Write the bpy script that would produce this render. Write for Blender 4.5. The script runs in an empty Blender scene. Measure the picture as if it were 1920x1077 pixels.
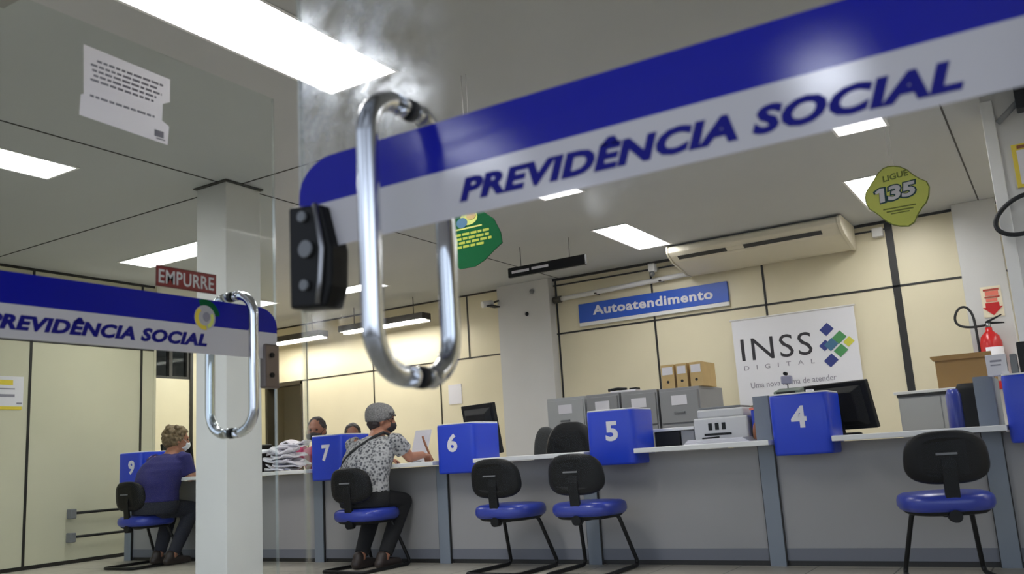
import bpy, bmesh, math, random
from mathutils import Vector, Matrix, noise, Euler

random.seed(4)
PI = math.pi
C = bpy.context.scene.collection
SC = bpy.context.scene

# ------------------------------------------------------------------ camera, world, exposure
cd = bpy.data.cameras.new('camera')
cam = bpy.data.objects.new('camera', cd)
C.objects.link(cam)
yaw, pitch, roll = math.radians(31.08), math.radians(10.83), math.radians(-3.606)
F = Vector((-math.sin(yaw) * math.cos(pitch), math.cos(yaw) * math.cos(pitch), math.sin(pitch)))
R0 = Vector((math.cos(yaw), math.sin(yaw), 0))
U0 = R0.cross(F)
Rv = R0 * math.cos(roll) + U0 * math.sin(roll)
Uv = -R0 * math.sin(roll) + U0 * math.cos(roll)
m3 = Matrix((Rv, Uv, -F)).transposed()
cam.matrix_world = Matrix.Translation((0, 0, .726)) @ m3.to_4x4()
cd.sensor_width = 36.0
cd.lens = 36.0 * 1670 / 1920
cd.clip_start = .05
cd.dof.use_dof = True
cd.dof.focus_distance = 6.5
cd.dof.aperture_fstop = 3.6
SC.camera = cam

world = bpy.data.worlds.new('world')
SC.world = world
world.use_nodes = True
wb = world.node_tree.nodes['Background']
wn, wl = world.node_tree.nodes, world.node_tree.links      # daylight from the street: bright low down, dark overhead
wtc = wn.new('ShaderNodeTexCoord')
wsp = wn.new('ShaderNodeSeparateXYZ')
wl.new(wtc.outputs['Generated'], wsp.inputs[0])
wr = wn.new('ShaderNodeValToRGB')
wr.color_ramp.elements[0].position = .0
wr.color_ramp.elements[0].color = (.10, .11, .12, 1)
wr.color_ramp.elements[1].position = 1.0
wr.color_ramp.elements[1].color = (.16, .18, .21, 1)
for pos_, col_ in ((.44, (.16, .17, .18, 1)), (.5, (1.10, 1.22, 1.42, 1)), (.64, (1.42, 1.60, 1.9, 1)), (.74, (.30, .33, .38, 1))):
    e_ = wr.color_ramp.elements.new(pos_)
    e_.color = col_
wm = wn.new('ShaderNodeMath')
wm.operation = 'MULTIPLY_ADD'
wm.inputs[1].default_value = .5
wm.inputs[2].default_value = .5
wl.new(wsp.outputs['Z'], wm.inputs[0])
wl.new(wm.outputs[0], wr.inputs[0])
wnz = wn.new('ShaderNodeTexNoise')
wnz.inputs['Scale'].default_value = 3.2
wl.new(wtc.outputs['Generated'], wnz.inputs['Vector'])
wmr = wn.new('ShaderNodeMapRange')
wmr.inputs['From Min'].default_value = .38
wmr.inputs['From Max'].default_value = .62
wmr.inputs['To Min'].default_value = .35
wmr.inputs['To Max'].default_value = 1.6
wl.new(wnz.outputs['Fac'], wmr.inputs['Value'])
wl.new(wr.outputs[0], wb.inputs[0])
wl.new(wmr.outputs[0], wb.inputs[1])
SC.view_settings.view_transform = 'Standard'
SC.view_settings.look = 'None'
SC.view_settings.gamma = 1
SC.view_settings.exposure = 0.0
SC.view_settings.use_curve_mapping = False
LAMP = 24.0           # radiance of the fluorescent diffusers

# ------------------------------------------------------------------ materials


def lin(r, g, b):
    def f(c):
        c /= 255.0
        return c / 12.92 if c <= .04045 else ((c + .055) / 1.055) ** 2.4
    return (f(r), f(g), f(b), 1)


def mat(name, rgb, rough=.5, metal=0.0, var=0.0, scale=8.0, bump=0.0, coat=0.0, spec=.5):
    m = bpy.data.materials.new(name)
    m.use_nodes = True
    nt = m.node_tree
    b = nt.nodes['Principled BSDF']
    col = lin(*rgb)
    b.inputs['Base Color'].default_value = col
    b.inputs['Roughness'].default_value = rough
    b.inputs['Metallic'].default_value = metal
    b.inputs['Specular IOR Level'].default_value = spec
    b.inputs['Coat Weight'].default_value = coat
    if var or bump:
        tc = nt.nodes.new('ShaderNodeTexCoord')
        n = nt.nodes.new('ShaderNodeTexNoise')
        n.inputs['Scale'].default_value = scale
        n.inputs['Detail'].default_value = 5
        nt.links.new(tc.outputs['Object'], n.inputs['Vector'])
        if var:
            r = nt.nodes.new('ShaderNodeValToRGB')
            r.color_ramp.elements[0].position = .3
            r.color_ramp.elements[1].position = .7
            r.color_ramp.elements[0].color = [c * (1 - var) for c in col[:3]] + [1]
            r.color_ramp.elements[1].color = [min(1, c * (1 + var)) for c in col[:3]] + [1]
            nt.links.new(n.outputs['Fac'], r.inputs['Fac'])
            nt.links.new(r.outputs['Color'], b.inputs['Base Color'])
        if bump:
            bp = nt.nodes.new('ShaderNodeBump')
            bp.inputs['Strength'].default_value = bump
            bp.inputs['Distance'].default_value = .01
            nt.links.new(n.outputs['Fac'], bp.inputs['Height'])
            nt.links.new(bp.outputs['Normal'], b.inputs['Normal'])
    return m


def emis(name, rgb, strength):
    m = bpy.data.materials.new(name)
    m.use_nodes = True
    nt = m.node_tree
    nt.nodes.remove(nt.nodes['Principled BSDF'])
    e = nt.nodes.new('ShaderNodeEmission')
    e.inputs[0].default_value = (*rgb, 1)
    e.inputs[1].default_value = strength
    nt.links.new(e.outputs[0], nt.nodes['Material Output'].inputs[0])
    return m


def glass(name, tint, smudge=None):
    """Thin clear pane; smudge = (centre, radius xyz, strength): dried wiping marks on the glass."""
    m = bpy.data.materials.new(name)
    m.use_nodes = True
    nt = m.node_tree
    N, Lk = nt.nodes, nt.links
    N.remove(N['Principled BSDF'])
    out = N['Material Output']
    tr = N.new('ShaderNodeBsdfTransparent')
    tr.inputs[0].default_value = (*tint, 1)
    gl = N.new('ShaderNodeBsdfGlossy')
    gl.inputs['Roughness'].default_value = .0
    lw = N.new('ShaderNodeLayerWeight')
    p = N.new('ShaderNodeMath')
    p.operation = 'POWER'
    p.inputs[1].default_value = 5
    Lk.new(lw.outputs['Facing'], p.inputs[0])
    ma = N.new('ShaderNodeMath')
    ma.operation = 'MULTIPLY_ADD'
    ma.inputs[1].default_value = .3
    ma.inputs[2].default_value = .0025
    Lk.new(p.outputs[0], ma.inputs[0])
    lw.inputs['Blend'].default_value = .5
    mx = N.new('ShaderNodeMixShader')
    Lk.new(ma.outputs[0], mx.inputs[0])
    Lk.new(tr.outputs[0], mx.inputs[1])
    Lk.new(gl.outputs[0], mx.inputs[2])
    last = mx
    tc = N.new('ShaderNodeTexCoord')
    # overall film of dust
    tl = N.new('ShaderNodeBsdfTranslucent')
    tl.inputs[0].default_value = (.85, .9, 1.0, 1)
    df = N.new('ShaderNodeBsdfDiffuse')
    df.inputs[0].default_value = (.8, .85, .95, 1)
    dm0 = N.new('ShaderNodeMixShader')
    dm0.inputs[0].default_value = .7
    Lk.new(df.outputs[0], dm0.inputs[1])
    Lk.new(tl.outputs[0], dm0.inputs[2])
    rf = N.new('ShaderNodeBsdfRefraction')
    rf.inputs['Roughness'].default_value = .42
    rf.inputs['IOR'].default_value = 1.12
    rf.inputs[0].default_value = (.86, .92, 1.0, 1)
    dm = N.new('ShaderNodeMixShader')
    dm.inputs[0].default_value = .28
    Lk.new(dm0.outputs[0], dm.inputs[1])
    Lk.new(rf.outputs[0], dm.inputs[2])
    nz = N.new('ShaderNodeTexNoise')
    nz.inputs['Scale'].default_value = 13
    nz.inputs['Detail'].default_value = 7
    nz.inputs['Roughness'].default_value = .62
    Lk.new(tc.outputs['Object'], nz.inputs['Vector'])
    rp = N.new('ShaderNodeMapRange')
    rp.inputs['From Min'].default_value = .38
    rp.inputs['From Max'].default_value = .72
    Lk.new(nz.outputs['Fac'], rp.inputs['Value'])
    if smudge:
        tot = None
        for ctr, rad, st in smudge:
            mp = N.new('ShaderNodeMapping')
            mp.vector_type = 'TEXTURE'
            mp.inputs['Location'].default_value = ctr
            mp.inputs['Scale'].default_value = rad
            Lk.new(tc.outputs['Object'], mp.inputs['Vector'])
            ln = N.new('ShaderNodeVectorMath')
            ln.operation = 'LENGTH'
            Lk.new(mp.outputs[0], ln.inputs[0])
            fr = N.new('ShaderNodeMapRange')
            fr.inputs['From Min'].default_value = .3
            fr.inputs['From Max'].default_value = 1.0
            fr.inputs['To Min'].default_value = st
            fr.inputs['To Max'].default_value = 0
            Lk.new(ln.outputs['Value'], fr.inputs['Value'])
            if tot is None:
                tot = fr
            else:
                sm = N.new('ShaderNodeMath')
                Lk.new(tot.outputs[0], sm.inputs[0])
                Lk.new(fr.outputs[0], sm.inputs[1])
                tot = sm
        ad = N.new('ShaderNodeMath')
        ad.operation = 'MULTIPLY_ADD'
        Lk.new(rp.outputs[0], ad.inputs[0])
        Lk.new(tot.outputs[0], ad.inputs[1])
        ad.inputs[2].default_value = .0015
        fac = ad
    else:
        ad = N.new('ShaderNodeMath')
        ad.operation = 'MULTIPLY'
        Lk.new(rp.outputs[0], ad.inputs[0])
        ad.inputs[1].default_value = .004
        fac = ad
    m2 = N.new('ShaderNodeMixShader')
    Lk.new(fac.outputs[0], m2.inputs[0])
    Lk.new(last.outputs[0], m2.inputs[1])
    Lk.new(dm.outputs[0], m2.inputs[2])
    Lk.new(m2.outputs[0], out.inputs[0])
    return m


def thin_sheet(name, rgb, k):
    """Paper that also glows from light falling on its back."""
    m = mat(name, rgb, .8, spec=.1)
    nt = m.node_tree
    t = nt.nodes.new('ShaderNodeBsdfTranslucent')
    t.inputs[0].default_value = lin(*rgb)
    mx = nt.nodes.new('ShaderNodeMixShader')
    mx.inputs[0].default_value = k
    nt.links.new(nt.nodes['Principled BSDF'].outputs[0], mx.inputs[1])
    nt.links.new(t.outputs[0], mx.inputs[2])
    nt.links.new(mx.outputs[0], nt.nodes['Material Output'].inputs[0])
    return m


def edge_mat():
    m = bpy.data.materials.new('glass_edge')
    m.use_nodes = True
    nt = m.node_tree
    nt.nodes.remove(nt.nodes['Principled BSDF'])
    t = nt.nodes.new('ShaderNodeBsdfTransparent')
    t.inputs[0].default_value = (.86, .89, .88, 1)
    g = nt.nodes.new('ShaderNodeBsdfGlossy')
    g.inputs['Roughness'].default_value = .12
    mx = nt.nodes.new('ShaderNodeMixShader')
    mx.inputs[0].default_value = .16
    nt.links.new(t.outputs[0], mx.inputs[1])
    nt.links.new(g.outputs[0], mx.inputs[2])
    nt.links.new(mx.outputs[0], nt.nodes['Material Output'].inputs[0])
    return m


def film(name, rgb, thru=.03, diff=.0):
    """Adhesive film on glass: opaque colour that lets a little scattered light through."""
    m = mat(name, rgb, .35, spec=.12)
    nt = m.node_tree
    b = nt.nodes['Principled BSDF']
    rf = nt.nodes.new('ShaderNodeBsdfRefraction')
    rf.inputs['Roughness'].default_value = .45
    rf.inputs['IOR'].default_value = 1.15
    rf.inputs[0].default_value = (.8, .85, 1, 1)
    mx = nt.nodes.new('ShaderNodeMixShader')
    mx.inputs[0].default_value = thru
    tl = nt.nodes.new('ShaderNodeBsdfTranslucent')
    tl.inputs[0].default_value = lin(*rgb)
    m0 = nt.nodes.new('ShaderNodeMixShader')
    m0.inputs[0].default_value = diff
    nt.links.new(b.outputs[0], m0.inputs[1])
    nt.links.new(tl.outputs[0], m0.inputs[2])
    nt.links.new(m0.outputs[0], mx.inputs[1])
    nt.links.new(rf.outputs[0], mx.inputs[2])
    nt.links.new(mx.outputs[0], nt.nodes['Material Output'].inputs[0])
    return m


def floor_mat():
    m = mat('floor_tile', (150, 146, 132), .35)
    nt = m.node_tree
    b = nt.nodes['Principled BSDF']
    tc = nt.nodes.new('ShaderNodeTexCoord')
    br = nt.nodes.new('ShaderNodeTexBrick')
    br.offset = 0
    br.inputs['Scale'].default_value = 1
    br.inputs['Brick Width'].default_value = .45
    br.inputs['Row Height'].default_value = .45
    br.inputs['Mortar Size'].default_value = .004
    br.inputs['Color1'].default_value = lin(182, 177, 164)
    br.inputs['Color2'].default_value = lin(172, 167, 154)
    br.inputs['Mortar'].default_value = lin(88, 84, 74)
    nt.links.new(tc.outputs['Object'], br.inputs['Vector'])
    nt.links.new(br.outputs['Color'], b.inputs['Base Color'])
    return m


def shirt_mat():
    m = mat('patterned_cotton', (130, 132, 135), .9)
    nt = m.node_tree
    b = nt.nodes['Principled BSDF']
    tc = nt.nodes.new('ShaderNodeTexCoord')
    v = nt.nodes.new('ShaderNodeTexVoronoi')
    v.inputs['Scale'].default_value = 48
    r = nt.nodes.new('ShaderNodeValToRGB')
    r.color_ramp.elements[0].position = .25
    r.color_ramp.elements[0].color = lin(72, 74, 80)
    r.color_ramp.elements[1].position = .62
    r.color_ramp.elements[1].color = lin(168, 168, 168)
    nt.links.new(tc.outputs['Object'], v.inputs['Vector'])
    nt.links.new(v.outputs['Distance'], r.inputs['Fac'])
    nt.links.new(r.outputs['Color'], b.inputs['Base Color'])
    return m


M = dict(
    cream=mat('cream_laminate', (222, 213, 184), .45, var=.025, scale=3),
    cream_shaded=mat('cream_laminate_shaded', (198, 195, 170), .5, var=.03, scale=2),  # same cream laminate, darkened for the dimmer light on the left wall
    joint=mat('black_joint', (26, 24, 20), .5),
    jointb=mat('brown_joint', (48, 42, 30), .5),
    ceil=mat('ceiling_board', (183, 186, 189), .85, var=.02, scale=1.5),
    seam_and_shade=mat('ceiling_seam_and_shade', (62, 62, 60), .8),
    floor=floor_mat(),
    pillar=mat('pillar_paint', (206, 206, 206), .6, var=.02, scale=3),
    white=mat('white_paint', (225, 225, 225), .5),
    lampw=mat('lamp_white', (225, 226, 228), .4),
    tube=emis('fluorescent_light', (1.0, .985, .965), LAMP),
    tube2=emis('fluorescent_tube', (1.0, .96, .88), LAMP * 2.6),
    chrome=mat('chrome', (205, 208, 214), .13, 1.0),
    steel=mat('steel', (150, 150, 152), .35, 1.0),
    blackp=mat('black_plastic', (9, 9, 9), .5, spec=.22),
    blackm=mat('black_tube', (8, 8, 8), .4, spec=.3),
    rubber=mat('black_rubber', (22, 22, 24), .7),
    desk=mat('grey_laminate', (146, 144, 144), .5, var=.03, scale=2.5),
    deskd=mat('grey_laminate_dark', (104, 106, 114), .5),
    post=mat('blue_grey_post', (118, 126, 136), .45),
    top=mat('white_worktop', (222, 222, 220), .35),
    blue=mat('blue_panel', (16, 58, 196), .35, var=.03, scale=4),
    seat=mat('blue_vinyl', (38, 56, 152), .32, coat=.1),
    bandb=film('blue_film', (8, 18, 150), .05),
    bandw=film('white_film', (214, 211, 214), .1, .25),
    letter=film('navy_lettering', (18, 18, 124), .07),
    edge=edge_mat(),
    notice=thin_sheet('notice_paper', (240, 236, 242), .62),
    paper=mat('white_paper', (222, 220, 226), .8),
    ink=mat('grey_ink', (140, 138, 150), .8),
    darkink=mat('dark_ink', (52, 50, 56), .8),
    red=mat('red_plastic', (118, 16, 20), .4),
    redpaint=mat('red_enamel', (196, 26, 28), .25),
    pinkish=mat('red_light', (232, 120, 100), .6),
    yellow=mat('yellow_print', (222, 200, 60), .6),
    kraft=mat('kraft_card', (196, 168, 116), .8, var=.06, scale=14),
    kraft2=mat('brown_card', (150, 118, 70), .8, var=.05, scale=14),
    cab=mat('grey_steel_cabinet', (138, 138, 140), .45),
    cabl=mat('light_grey_steel', (168, 170, 170), .5),
    navy=mat('navy_cotton', (34, 32, 92), .9, var=.08, scale=12, bump=.15),
    jeans=mat('dark_denim', (30, 32, 44), .9),
    trous=mat('black_cotton', (20, 20, 22), .9, bump=.15, scale=14),
    pink=mat('pink_cotton', (190, 70, 110), .9),
    greysh=mat('grey_cotton', (120, 120, 126), .9),
    shirt=shirt_mat(),
    skin=mat('skin', (176, 122, 96), .5, var=.04, scale=20),
    skind=mat('skin_tan', (142, 94, 72), .5, var=.04, scale=20),
    hairb=mat('blond_brown_hair', (112, 94, 66), .6, var=.35, scale=40, bump=.5),
    haird=mat('dark_hair', (44, 34, 34), .55, var=.2, scale=40, bump=.4),
    cap=mat('grey_knit', (134, 133, 132), .95, var=.3, scale=90, bump=.9, spec=.1),
    eye=mat('dark_eye', (20, 16, 14), .2),
    maskw=mat('white_mask', (215, 218, 222), .8),
    maskb=mat('black_mask', (34, 28, 32), .8),
    shoe=mat('dark_leather', (46, 36, 32), .5),
    lime=thin_sheet('lime_card', (246, 250, 130), .3),
    limel=mat('light_lime', (205, 215, 110), .5),
    green=thin_sheet('green_card', (28, 104, 62), .3),
    teal=mat('dark_teal', (26, 72, 74), .5),
    olive=mat('olive_print', (120, 130, 40), .6),
    ygreen=mat('yellow_green_print', (170, 186, 60), .6),
    signb=mat('sign_blue', (34, 84, 190), .4),
    logob=mat('logo_blue', (44, 56, 128), .6),
    logog=mat('logo_green', (72, 142, 84), .6),
    logoy=mat('logo_yellow', (206, 204, 70), .6),
    logot=mat('logo_teal', (62, 108, 140), .6),
    banner=mat('banner_vinyl', (226, 226, 232), .55),
    ac=mat('ac_plastic', (220, 214, 196), .45),
    printer=mat('printer_plastic', (196, 196, 196), .5),
    greyp=mat('grey_plastic', (110, 112, 114), .5),
    greent=mat('grey_green_plastic', (96, 108, 100), .5),
    amber=mat('amber_plastic', (140, 84, 48), .4),
    dark=mat('dark_room', (60, 52, 42), .8),
)
M['glass_l'] = glass('clear_glass_left', (.93, .955, .945))
M['glass_r'] = glass('clear_glass_right', (.95, .955, .955), [((-1.07, 1.2, 1.45), (.27, .4, .26), .8), ((-1.105, 1.2, .985), (.09, .4, .05), .4), ((-.52, 1.2, 1.115), (.07, .4, .06), .22)])
M['glass_t'] = glass('transom_glass', (.55, .57, .58))

# ------------------------------------------------------------------ mesh builder


class MB:
    def __init__(s):
        s.v, s.f = [], []

    def add(s, vs, fs, m=0, sm=False):
        o = len(s.v)
        s.v += [tuple(x) for x in vs]
        s.f += [(tuple(i + o for i in f), m, sm) for f in fs]
        return s

    def box(s, x0, y0, z0, x1, y1, z1, m=0):
        x0, x1 = sorted((x0, x1)); y0, y1 = sorted((y0, y1)); z0, z1 = sorted((z0, z1))
        return s.add([(x0, y0, z0), (x1, y0, z0), (x1, y1, z0), (x0, y1, z0), (x0, y0, z1), (x1, y0, z1), (x1, y1, z1), (x0, y1, z1)],
                     [(0, 3, 2, 1), (4, 5, 6, 7), (0, 1, 5, 4), (1, 2, 6, 5), (2, 3, 7, 6), (3, 0, 4, 7)], m)

    def prism(s, pts, ax, a, b, m=0, sm=False):
        """Outline pts (2-D) extruded along axis ax from a to b."""
        def mk(p, t):
            return {0: (t, p[0], p[1]), 1: (p[0], t, p[1]), 2: (p[0], p[1], t)}[ax]
        n = len(pts)
        vs = [mk(p, a) for p in pts] + [mk(p, b) for p in pts]
        fs = [tuple(range(n)), tuple(range(2 * n - 1, n - 1, -1))]
        s.add(vs, fs, m)
        o = len(s.v) - 2 * n
        s.f += [((o + i, o + n + i, o + n + (i + 1) % n, o + (i + 1) % n), m, sm) for i in range(n)]
        return s

    def loft(s, secs, m=0, sm=True, caps=True, closed=False):
        n = len(secs[0])
        vs = [p for q in secs for p in q]
        fs = []
        k = len(secs)
        for j in range(k if closed else k - 1):
            for i in range(n):
                a, b = j * n + i, j * n + (i + 1) % n
                c, d = ((j + 1) % k) * n + (i + 1) % n, ((j + 1) % k) * n + i
                fs.append((a, b, c, d))
        s.add(vs, fs, m, sm)
        if caps and not closed:
            o = len(s.v) - len(vs)
            s.f.append((tuple(o + i for i in range(n - 1, -1, -1)), m, False))
            s.f.append((tuple(o + (k - 1) * n + i for i in range(n)), m, False))
        return s

    def tube(s, path, r, seg=12, m=0, closed=False):
        P = [Vector(p) for p in path]
        rr = r if isinstance(r, (list, tuple)) else [r] * len(P)
        n = len(P)
        secs = []
        nrm = None
        for i in range(n):
            if closed:
                t = (P[(i + 1) % n] - P[i - 1]).normalized()
            else:
                t = (P[min(i + 1, n - 1)] - P[max(i - 1, 0)]).normalized()
            if nrm is None:
                nrm = t.orthogonal().normalized()
            else:
                nrm = (nrm - t * nrm.dot(t)).normalized()
            b = t.cross(nrm)
            secs.append([P[i] + (nrm * math.cos(2 * PI * k / seg) + b * math.sin(2 * PI * k / seg)) * rr[i] for k in range(seg)])
        return s.loft(secs, m, True, True, closed)

    def ell(s, c, r, rot=(0, 0, 0), m=0, nu=16, nv=10):
        E = Euler(rot).to_matrix()
        c = Vector(c)
        secs = []
        for j in range(1, nv):
            th = PI * j / nv - PI / 2
            secs.append([c + E @ Vector((r[0] * math.cos(th) * math.cos(2 * PI * i / nu), r[1] * math.cos(th) * math.sin(2 * PI * i / nu), r[2] * math.sin(th))) for i in range(nu)])
        o = len(s.v)
        s.loft(secs, m, True, False)
        a = len(s.v)
        s.v += [tuple(c + E @ Vector((0, 0, -r[2]))), tuple(c + E @ Vector((0, 0, r[2])))]
        L = o + (nv - 2) * nu
        for i in range(nu):
            s.f.append(((a, o + (i + 1) % nu, o + i), m, True))
            s.f.append(((a + 1, L + i, L + (i + 1) % nu), m, True))
        return s

    def caps(s, a, b, ra, rb, m=0, seg=12):
        """Tapered capsule."""
        a, b = Vector(a), Vector(b)
        t = (b - a).normalized()
        pth, rad = [], []
        for k in range(5):
            th = PI / 2 * k / 4.0
            pth.append(a - t * ra * math.cos(th)); rad.append(max(.0008, ra * math.sin(th)))
        for k in range(1, 5):
            pth.append(a.lerp(b, k / 5)); rad.append(ra + (rb - ra) * k / 5)
        for k in range(5):
            th = PI / 2 * k / 4.0
            pth.append(b + t * rb * math.sin(th)); rad.append(max(.0008, rb * math.cos(th)))
        return s.tube(pth, rad, seg, m)

    def lathe(s, prof, c, m=0, seg=24, sm=True):
        secs = [[(c[0] + r * math.cos(2 * PI * k / seg), c[1] + r * math.sin(2 * PI * k / seg), c[2] + z) for k in range(seg)] for r, z in prof]
        return s.loft(secs, m, sm)

    def move(s, d):
        s.v = [(x + d[0], y + d[1], z + d[2]) for x, y, z in s.v]
        return s

    def xf(s, Mx):
        s.v = [tuple(Mx @ Vector(p)) for p in s.v]
        return s

    def mesh(s, name, mats):
        me = bpy.data.meshes.new(name)
        me.from_pydata(s.v, [], [f[0] for f in s.f])
        for m_ in (mats if isinstance(mats, (list, tuple)) else [mats]):
            me.materials.append(m_)
        for p, f in zip(me.polygons, s.f):
            p.material_index = f[1]
            p.use_smooth = f[2]
        bm = bmesh.new()
        bm.from_mesh(me)
        bmesh.ops.recalc_face_normals(bm, faces=bm.faces)
        bm.to_mesh(me)
        bm.free()
        return me


def superellipse(cx, cy, z, rx, ry, n=3.2, seg=28):
    out = []
    for k in range(seg):
        a = 2 * PI * k / seg
        c, s_ = math.cos(a), math.sin(a)
        out.append((cx + rx * math.copysign(abs(c) ** (2 / n), c), cy + ry * math.copysign(abs(s_) ** (2 / n), s_), z))
    return out


def tag(o, label, cat, group=None):
    if label: o['label'] = label
    if cat: o['category'] = cat
    if group: o['group'] = group
    return o


def thing(name, label, cat, loc, rz=0, group=None):
    o = bpy.data.objects.new(name, None)
    C.objects.link(o)
    o.empty_display_size = .1
    o.location = loc
    o.rotation_euler = (0, 0, rz)
    return tag(o, label, cat, group)


def link(name, me, bevel=0):
    o = bpy.data.objects.new(name, me)
    C.objects.link(o)
    if bevel:
        b = o.modifiers.new('bevel', 'BEVEL')
        b.width = bevel
        b.segments = 2
        b.limit_method = 'ANGLE'
        b.angle_limit = math.radians(50)
    return o


def part(name, mb, mats, parent, bevel=0, label=None, local=False):
    """A part of a thing. World coordinates unless local; a sub-part's parent is the mesh of its part."""
    me = mb if isinstance(mb, bpy.types.Mesh) else mb.mesh(name, mats)
    o = link(name, me, bevel)
    o.parent = parent
    if parent.type == 'EMPTY' and not local:
        o.matrix_parent_inverse = (Matrix.Translation(parent.location) @ Euler(parent.rotation_euler).to_matrix().to_4x4()).inverted()
    if label: o['label'] = label
    return o


def solo(name, mb, mats, label, cat, group=None, bevel=0, kind=None):
    xs = [p[0] for p in mb.v]; ys = [p[1] for p in mb.v]; zs = [p[2] for p in mb.v]
    c = ((min(xs) + max(xs)) / 2, (min(ys) + max(ys)) / 2, min(zs))
    mb.move((-c[0], -c[1], -c[2]))
    o = link(name, mb.mesh(name, mats), bevel)
    o.location = c
    if kind: o['kind'] = kind
    return tag(o, label, cat, group)


def struct(name, mb, mats, label=None, bevel=0):
    o = link(name, mb.mesh(name, mats), bevel)
    o['kind'] = 'structure'
    if label: o['label'] = label
    return o


def copy_tree(root, loc, rz, label, group=None):
    r = root.copy(); C.objects.link(r)
    r.location = loc; r.rotation_euler = (0, 0, rz); r['label'] = label
    if group: r['group'] = group
    for ch in list(root.children):
        c = ch.copy(); C.objects.link(c); c.parent = r
        for g in list(ch.children):
            d = g.copy(); C.objects.link(d); d.parent = c
    return r


_cap = {}


def text_raw(s, shear, bold, ext, space=1.0):
    cu = bpy.data.curves.new('t', 'FONT')
    cu.body = s
    cu.size = 1
    cu.shear = shear
    cu.offset = bold
    cu.extrude = ext
    cu.space_character = space
    cu.resolution_u = 3
    o = bpy.data.objects.new('t', cu)
    C.objects.link(o)
    bpy.context.view_layer.update()
    me = bpy.data.meshes.new_from_object(o.evaluated_get(bpy.context.evaluated_depsgraph_get()))
    vs = [tuple(v.co) for v in me.vertices]
    fs = [tuple(p.vertices) for p in me.polygons]
    bpy.data.objects.remove(o); bpy.data.meshes.remove(me); bpy.data.curves.remove(cu)
    return vs, fs


def text(mb, s, org, u, v, width, cap, shear=0, bold=.02, space=1.0, m=0, lift=.001, ref='H'):
    """Lettering as thin raised glyphs: bottom-left at org, running along u, upright along v, facing u x v."""
    vs, fs = text_raw(s, shear, bold, .02, space)
    rv, _ = text_raw(ref, 0, bold, 0)
    ch = max(p[1] for p in rv) - min(p[1] for p in rv)
    y0 = min(p[1] for p in rv)
    x0 = min(p[0] for p in vs); x1 = max(p[0] for p in vs)
    u, v, org = Vector(u), Vector(v), Vector(org)
    n = u.cross(v)
    mb.add([org + u * ((p[0] - x0) / (x1 - x0) * width) + v * ((p[1] - y0) / ch * cap) + n * (lift * .5 + lift * .5 * p[2] / .02) for p in vs], fs, m)
    return mb


def remesh(mb, vox, mats, name, smooth=4):
    me = mb.mesh('tmp', [])
    o = bpy.data.objects.new('tmp', me)
    C.objects.link(o)
    r = o.modifiers.new('r', 'REMESH')
    r.mode = 'VOXEL'
    r.voxel_size = vox
    r.use_smooth_shade = True
    s = o.modifiers.new('s', 'SMOOTH')
    s.iterations = smooth
    s.factor = .5
    bpy.context.view_layer.update()
    out = bpy.data.meshes.new_from_object(o.evaluated_get(bpy.context.evaluated_depsgraph_get()))
    out.name = name
    out.materials.clear()
    out.materials.append(mats)
    bpy.data.objects.remove(o); bpy.data.meshes.remove(me)
    return out


def shade_smooth(me):
    for p in me.polygons: p.use_smooth = True


# ------------------------------------------------------------------ the setting
ZC, YB, XL, YD, XD = 2.79, 9.24, -8.2, 1.2, -2.35

LIGHTS = [(-3.23, -2.76, 1.9, 3.53, 'largest bright ceiling light, at the top beside the smudged right glass door'),
          (-5.66, -5.32, 2.0, 3.35, 'ceiling light at the left edge of the photo, below the paper notice'),
          (-7.46, -6.1, 5.15, 5.5, 'long ceiling light above the left wall, partly behind the white pillar'),
          (-3.38, -3.02, 4.95, 6.22, 'small looking ceiling light half hidden by the lettering of the right door band'),
          (-3.55, -3.2, 7.42, 8.52, 'ceiling light meeting the left end of the air conditioner'),
          (-1.06, -.74, 5.5, 6.3, 'ceiling light half hidden behind the last letters of the right door band'),
          (-1.27, -.95, 7.5, 8.7, 'ceiling light partly behind the lime hanging sign'),
          (-9.4, -8.1, 7.45, 7.8, 'ceiling light in the far left recess, behind the top of the left door handle'),
          (-7.72, -6.5, 7.7, 8.0, 'ceiling light far behind the black lock of the right door'),
          (-12.4, -12.1, 6.6, 8.4, 'ceiling light of the room behind the glazed transom')]
for x, y in ((1.1, 5.0), (1.1, 7.5), (3.0, 5.0), (3.0, 7.5)):  # unseen extra fixtures, added to brighten the room
    LIGHTS.append((x, x + .34, y, y + 1.3, 'one of the unseen ceiling lights added at right to brighten the room', 'added ceiling lights outside the frame'))


def slab_with_holes(mb, x0, x1, y0, y1, z0, z1, holes):
    xs_ = sorted({x0, x1} | {v for h in holes for v in h[:2] if x0 < v < x1})
    ys_ = sorted({y0, y1} | {v for h in holes for v in h[2:4] if y0 < v < y1})
    for a, b_ in zip(ys_, ys_[1:]):
        row = [h for h in holes if h[2] <= a and b_ <= h[3]]
        cuts = sorted({x0, x1} | {v for h in row for v in h[:2] if x0 < v < x1})
        for c, d in zip(cuts, cuts[1:]):
            if not any(h[0] <= c and d <= h[1] for h in row):
                mb.box(c, a, z0, d, b_, z1)
    return mb


struct('floor', MB().box(-11.5, -2.5, -.1, 4, 11, 0), M['floor'])
b = slab_with_holes(MB(), -11.5, 4, .9, 11, ZC, ZC + .1, LIGHTS)
b.box(-4.905, 1.3, ZC - .003, -4.893, 9.2, ZC + .01, 1)
b.box(-.40, 1.3, ZC - .003, -.388, 9.2, ZC + .01, 1)
b.box(-8.2, 4.29, ZC - .003, 4, 4.302, ZC + .01, 1)
struct('ceiling', b, [M['ceil'], M['seam_and_shade']])


def strip(mb, y, x0, x1, z0, z1, m=1):   # black aluminium joint on the back wall
    mb.box(x0, y - .006, z0, x1, y + .02, z1, m)


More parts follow.
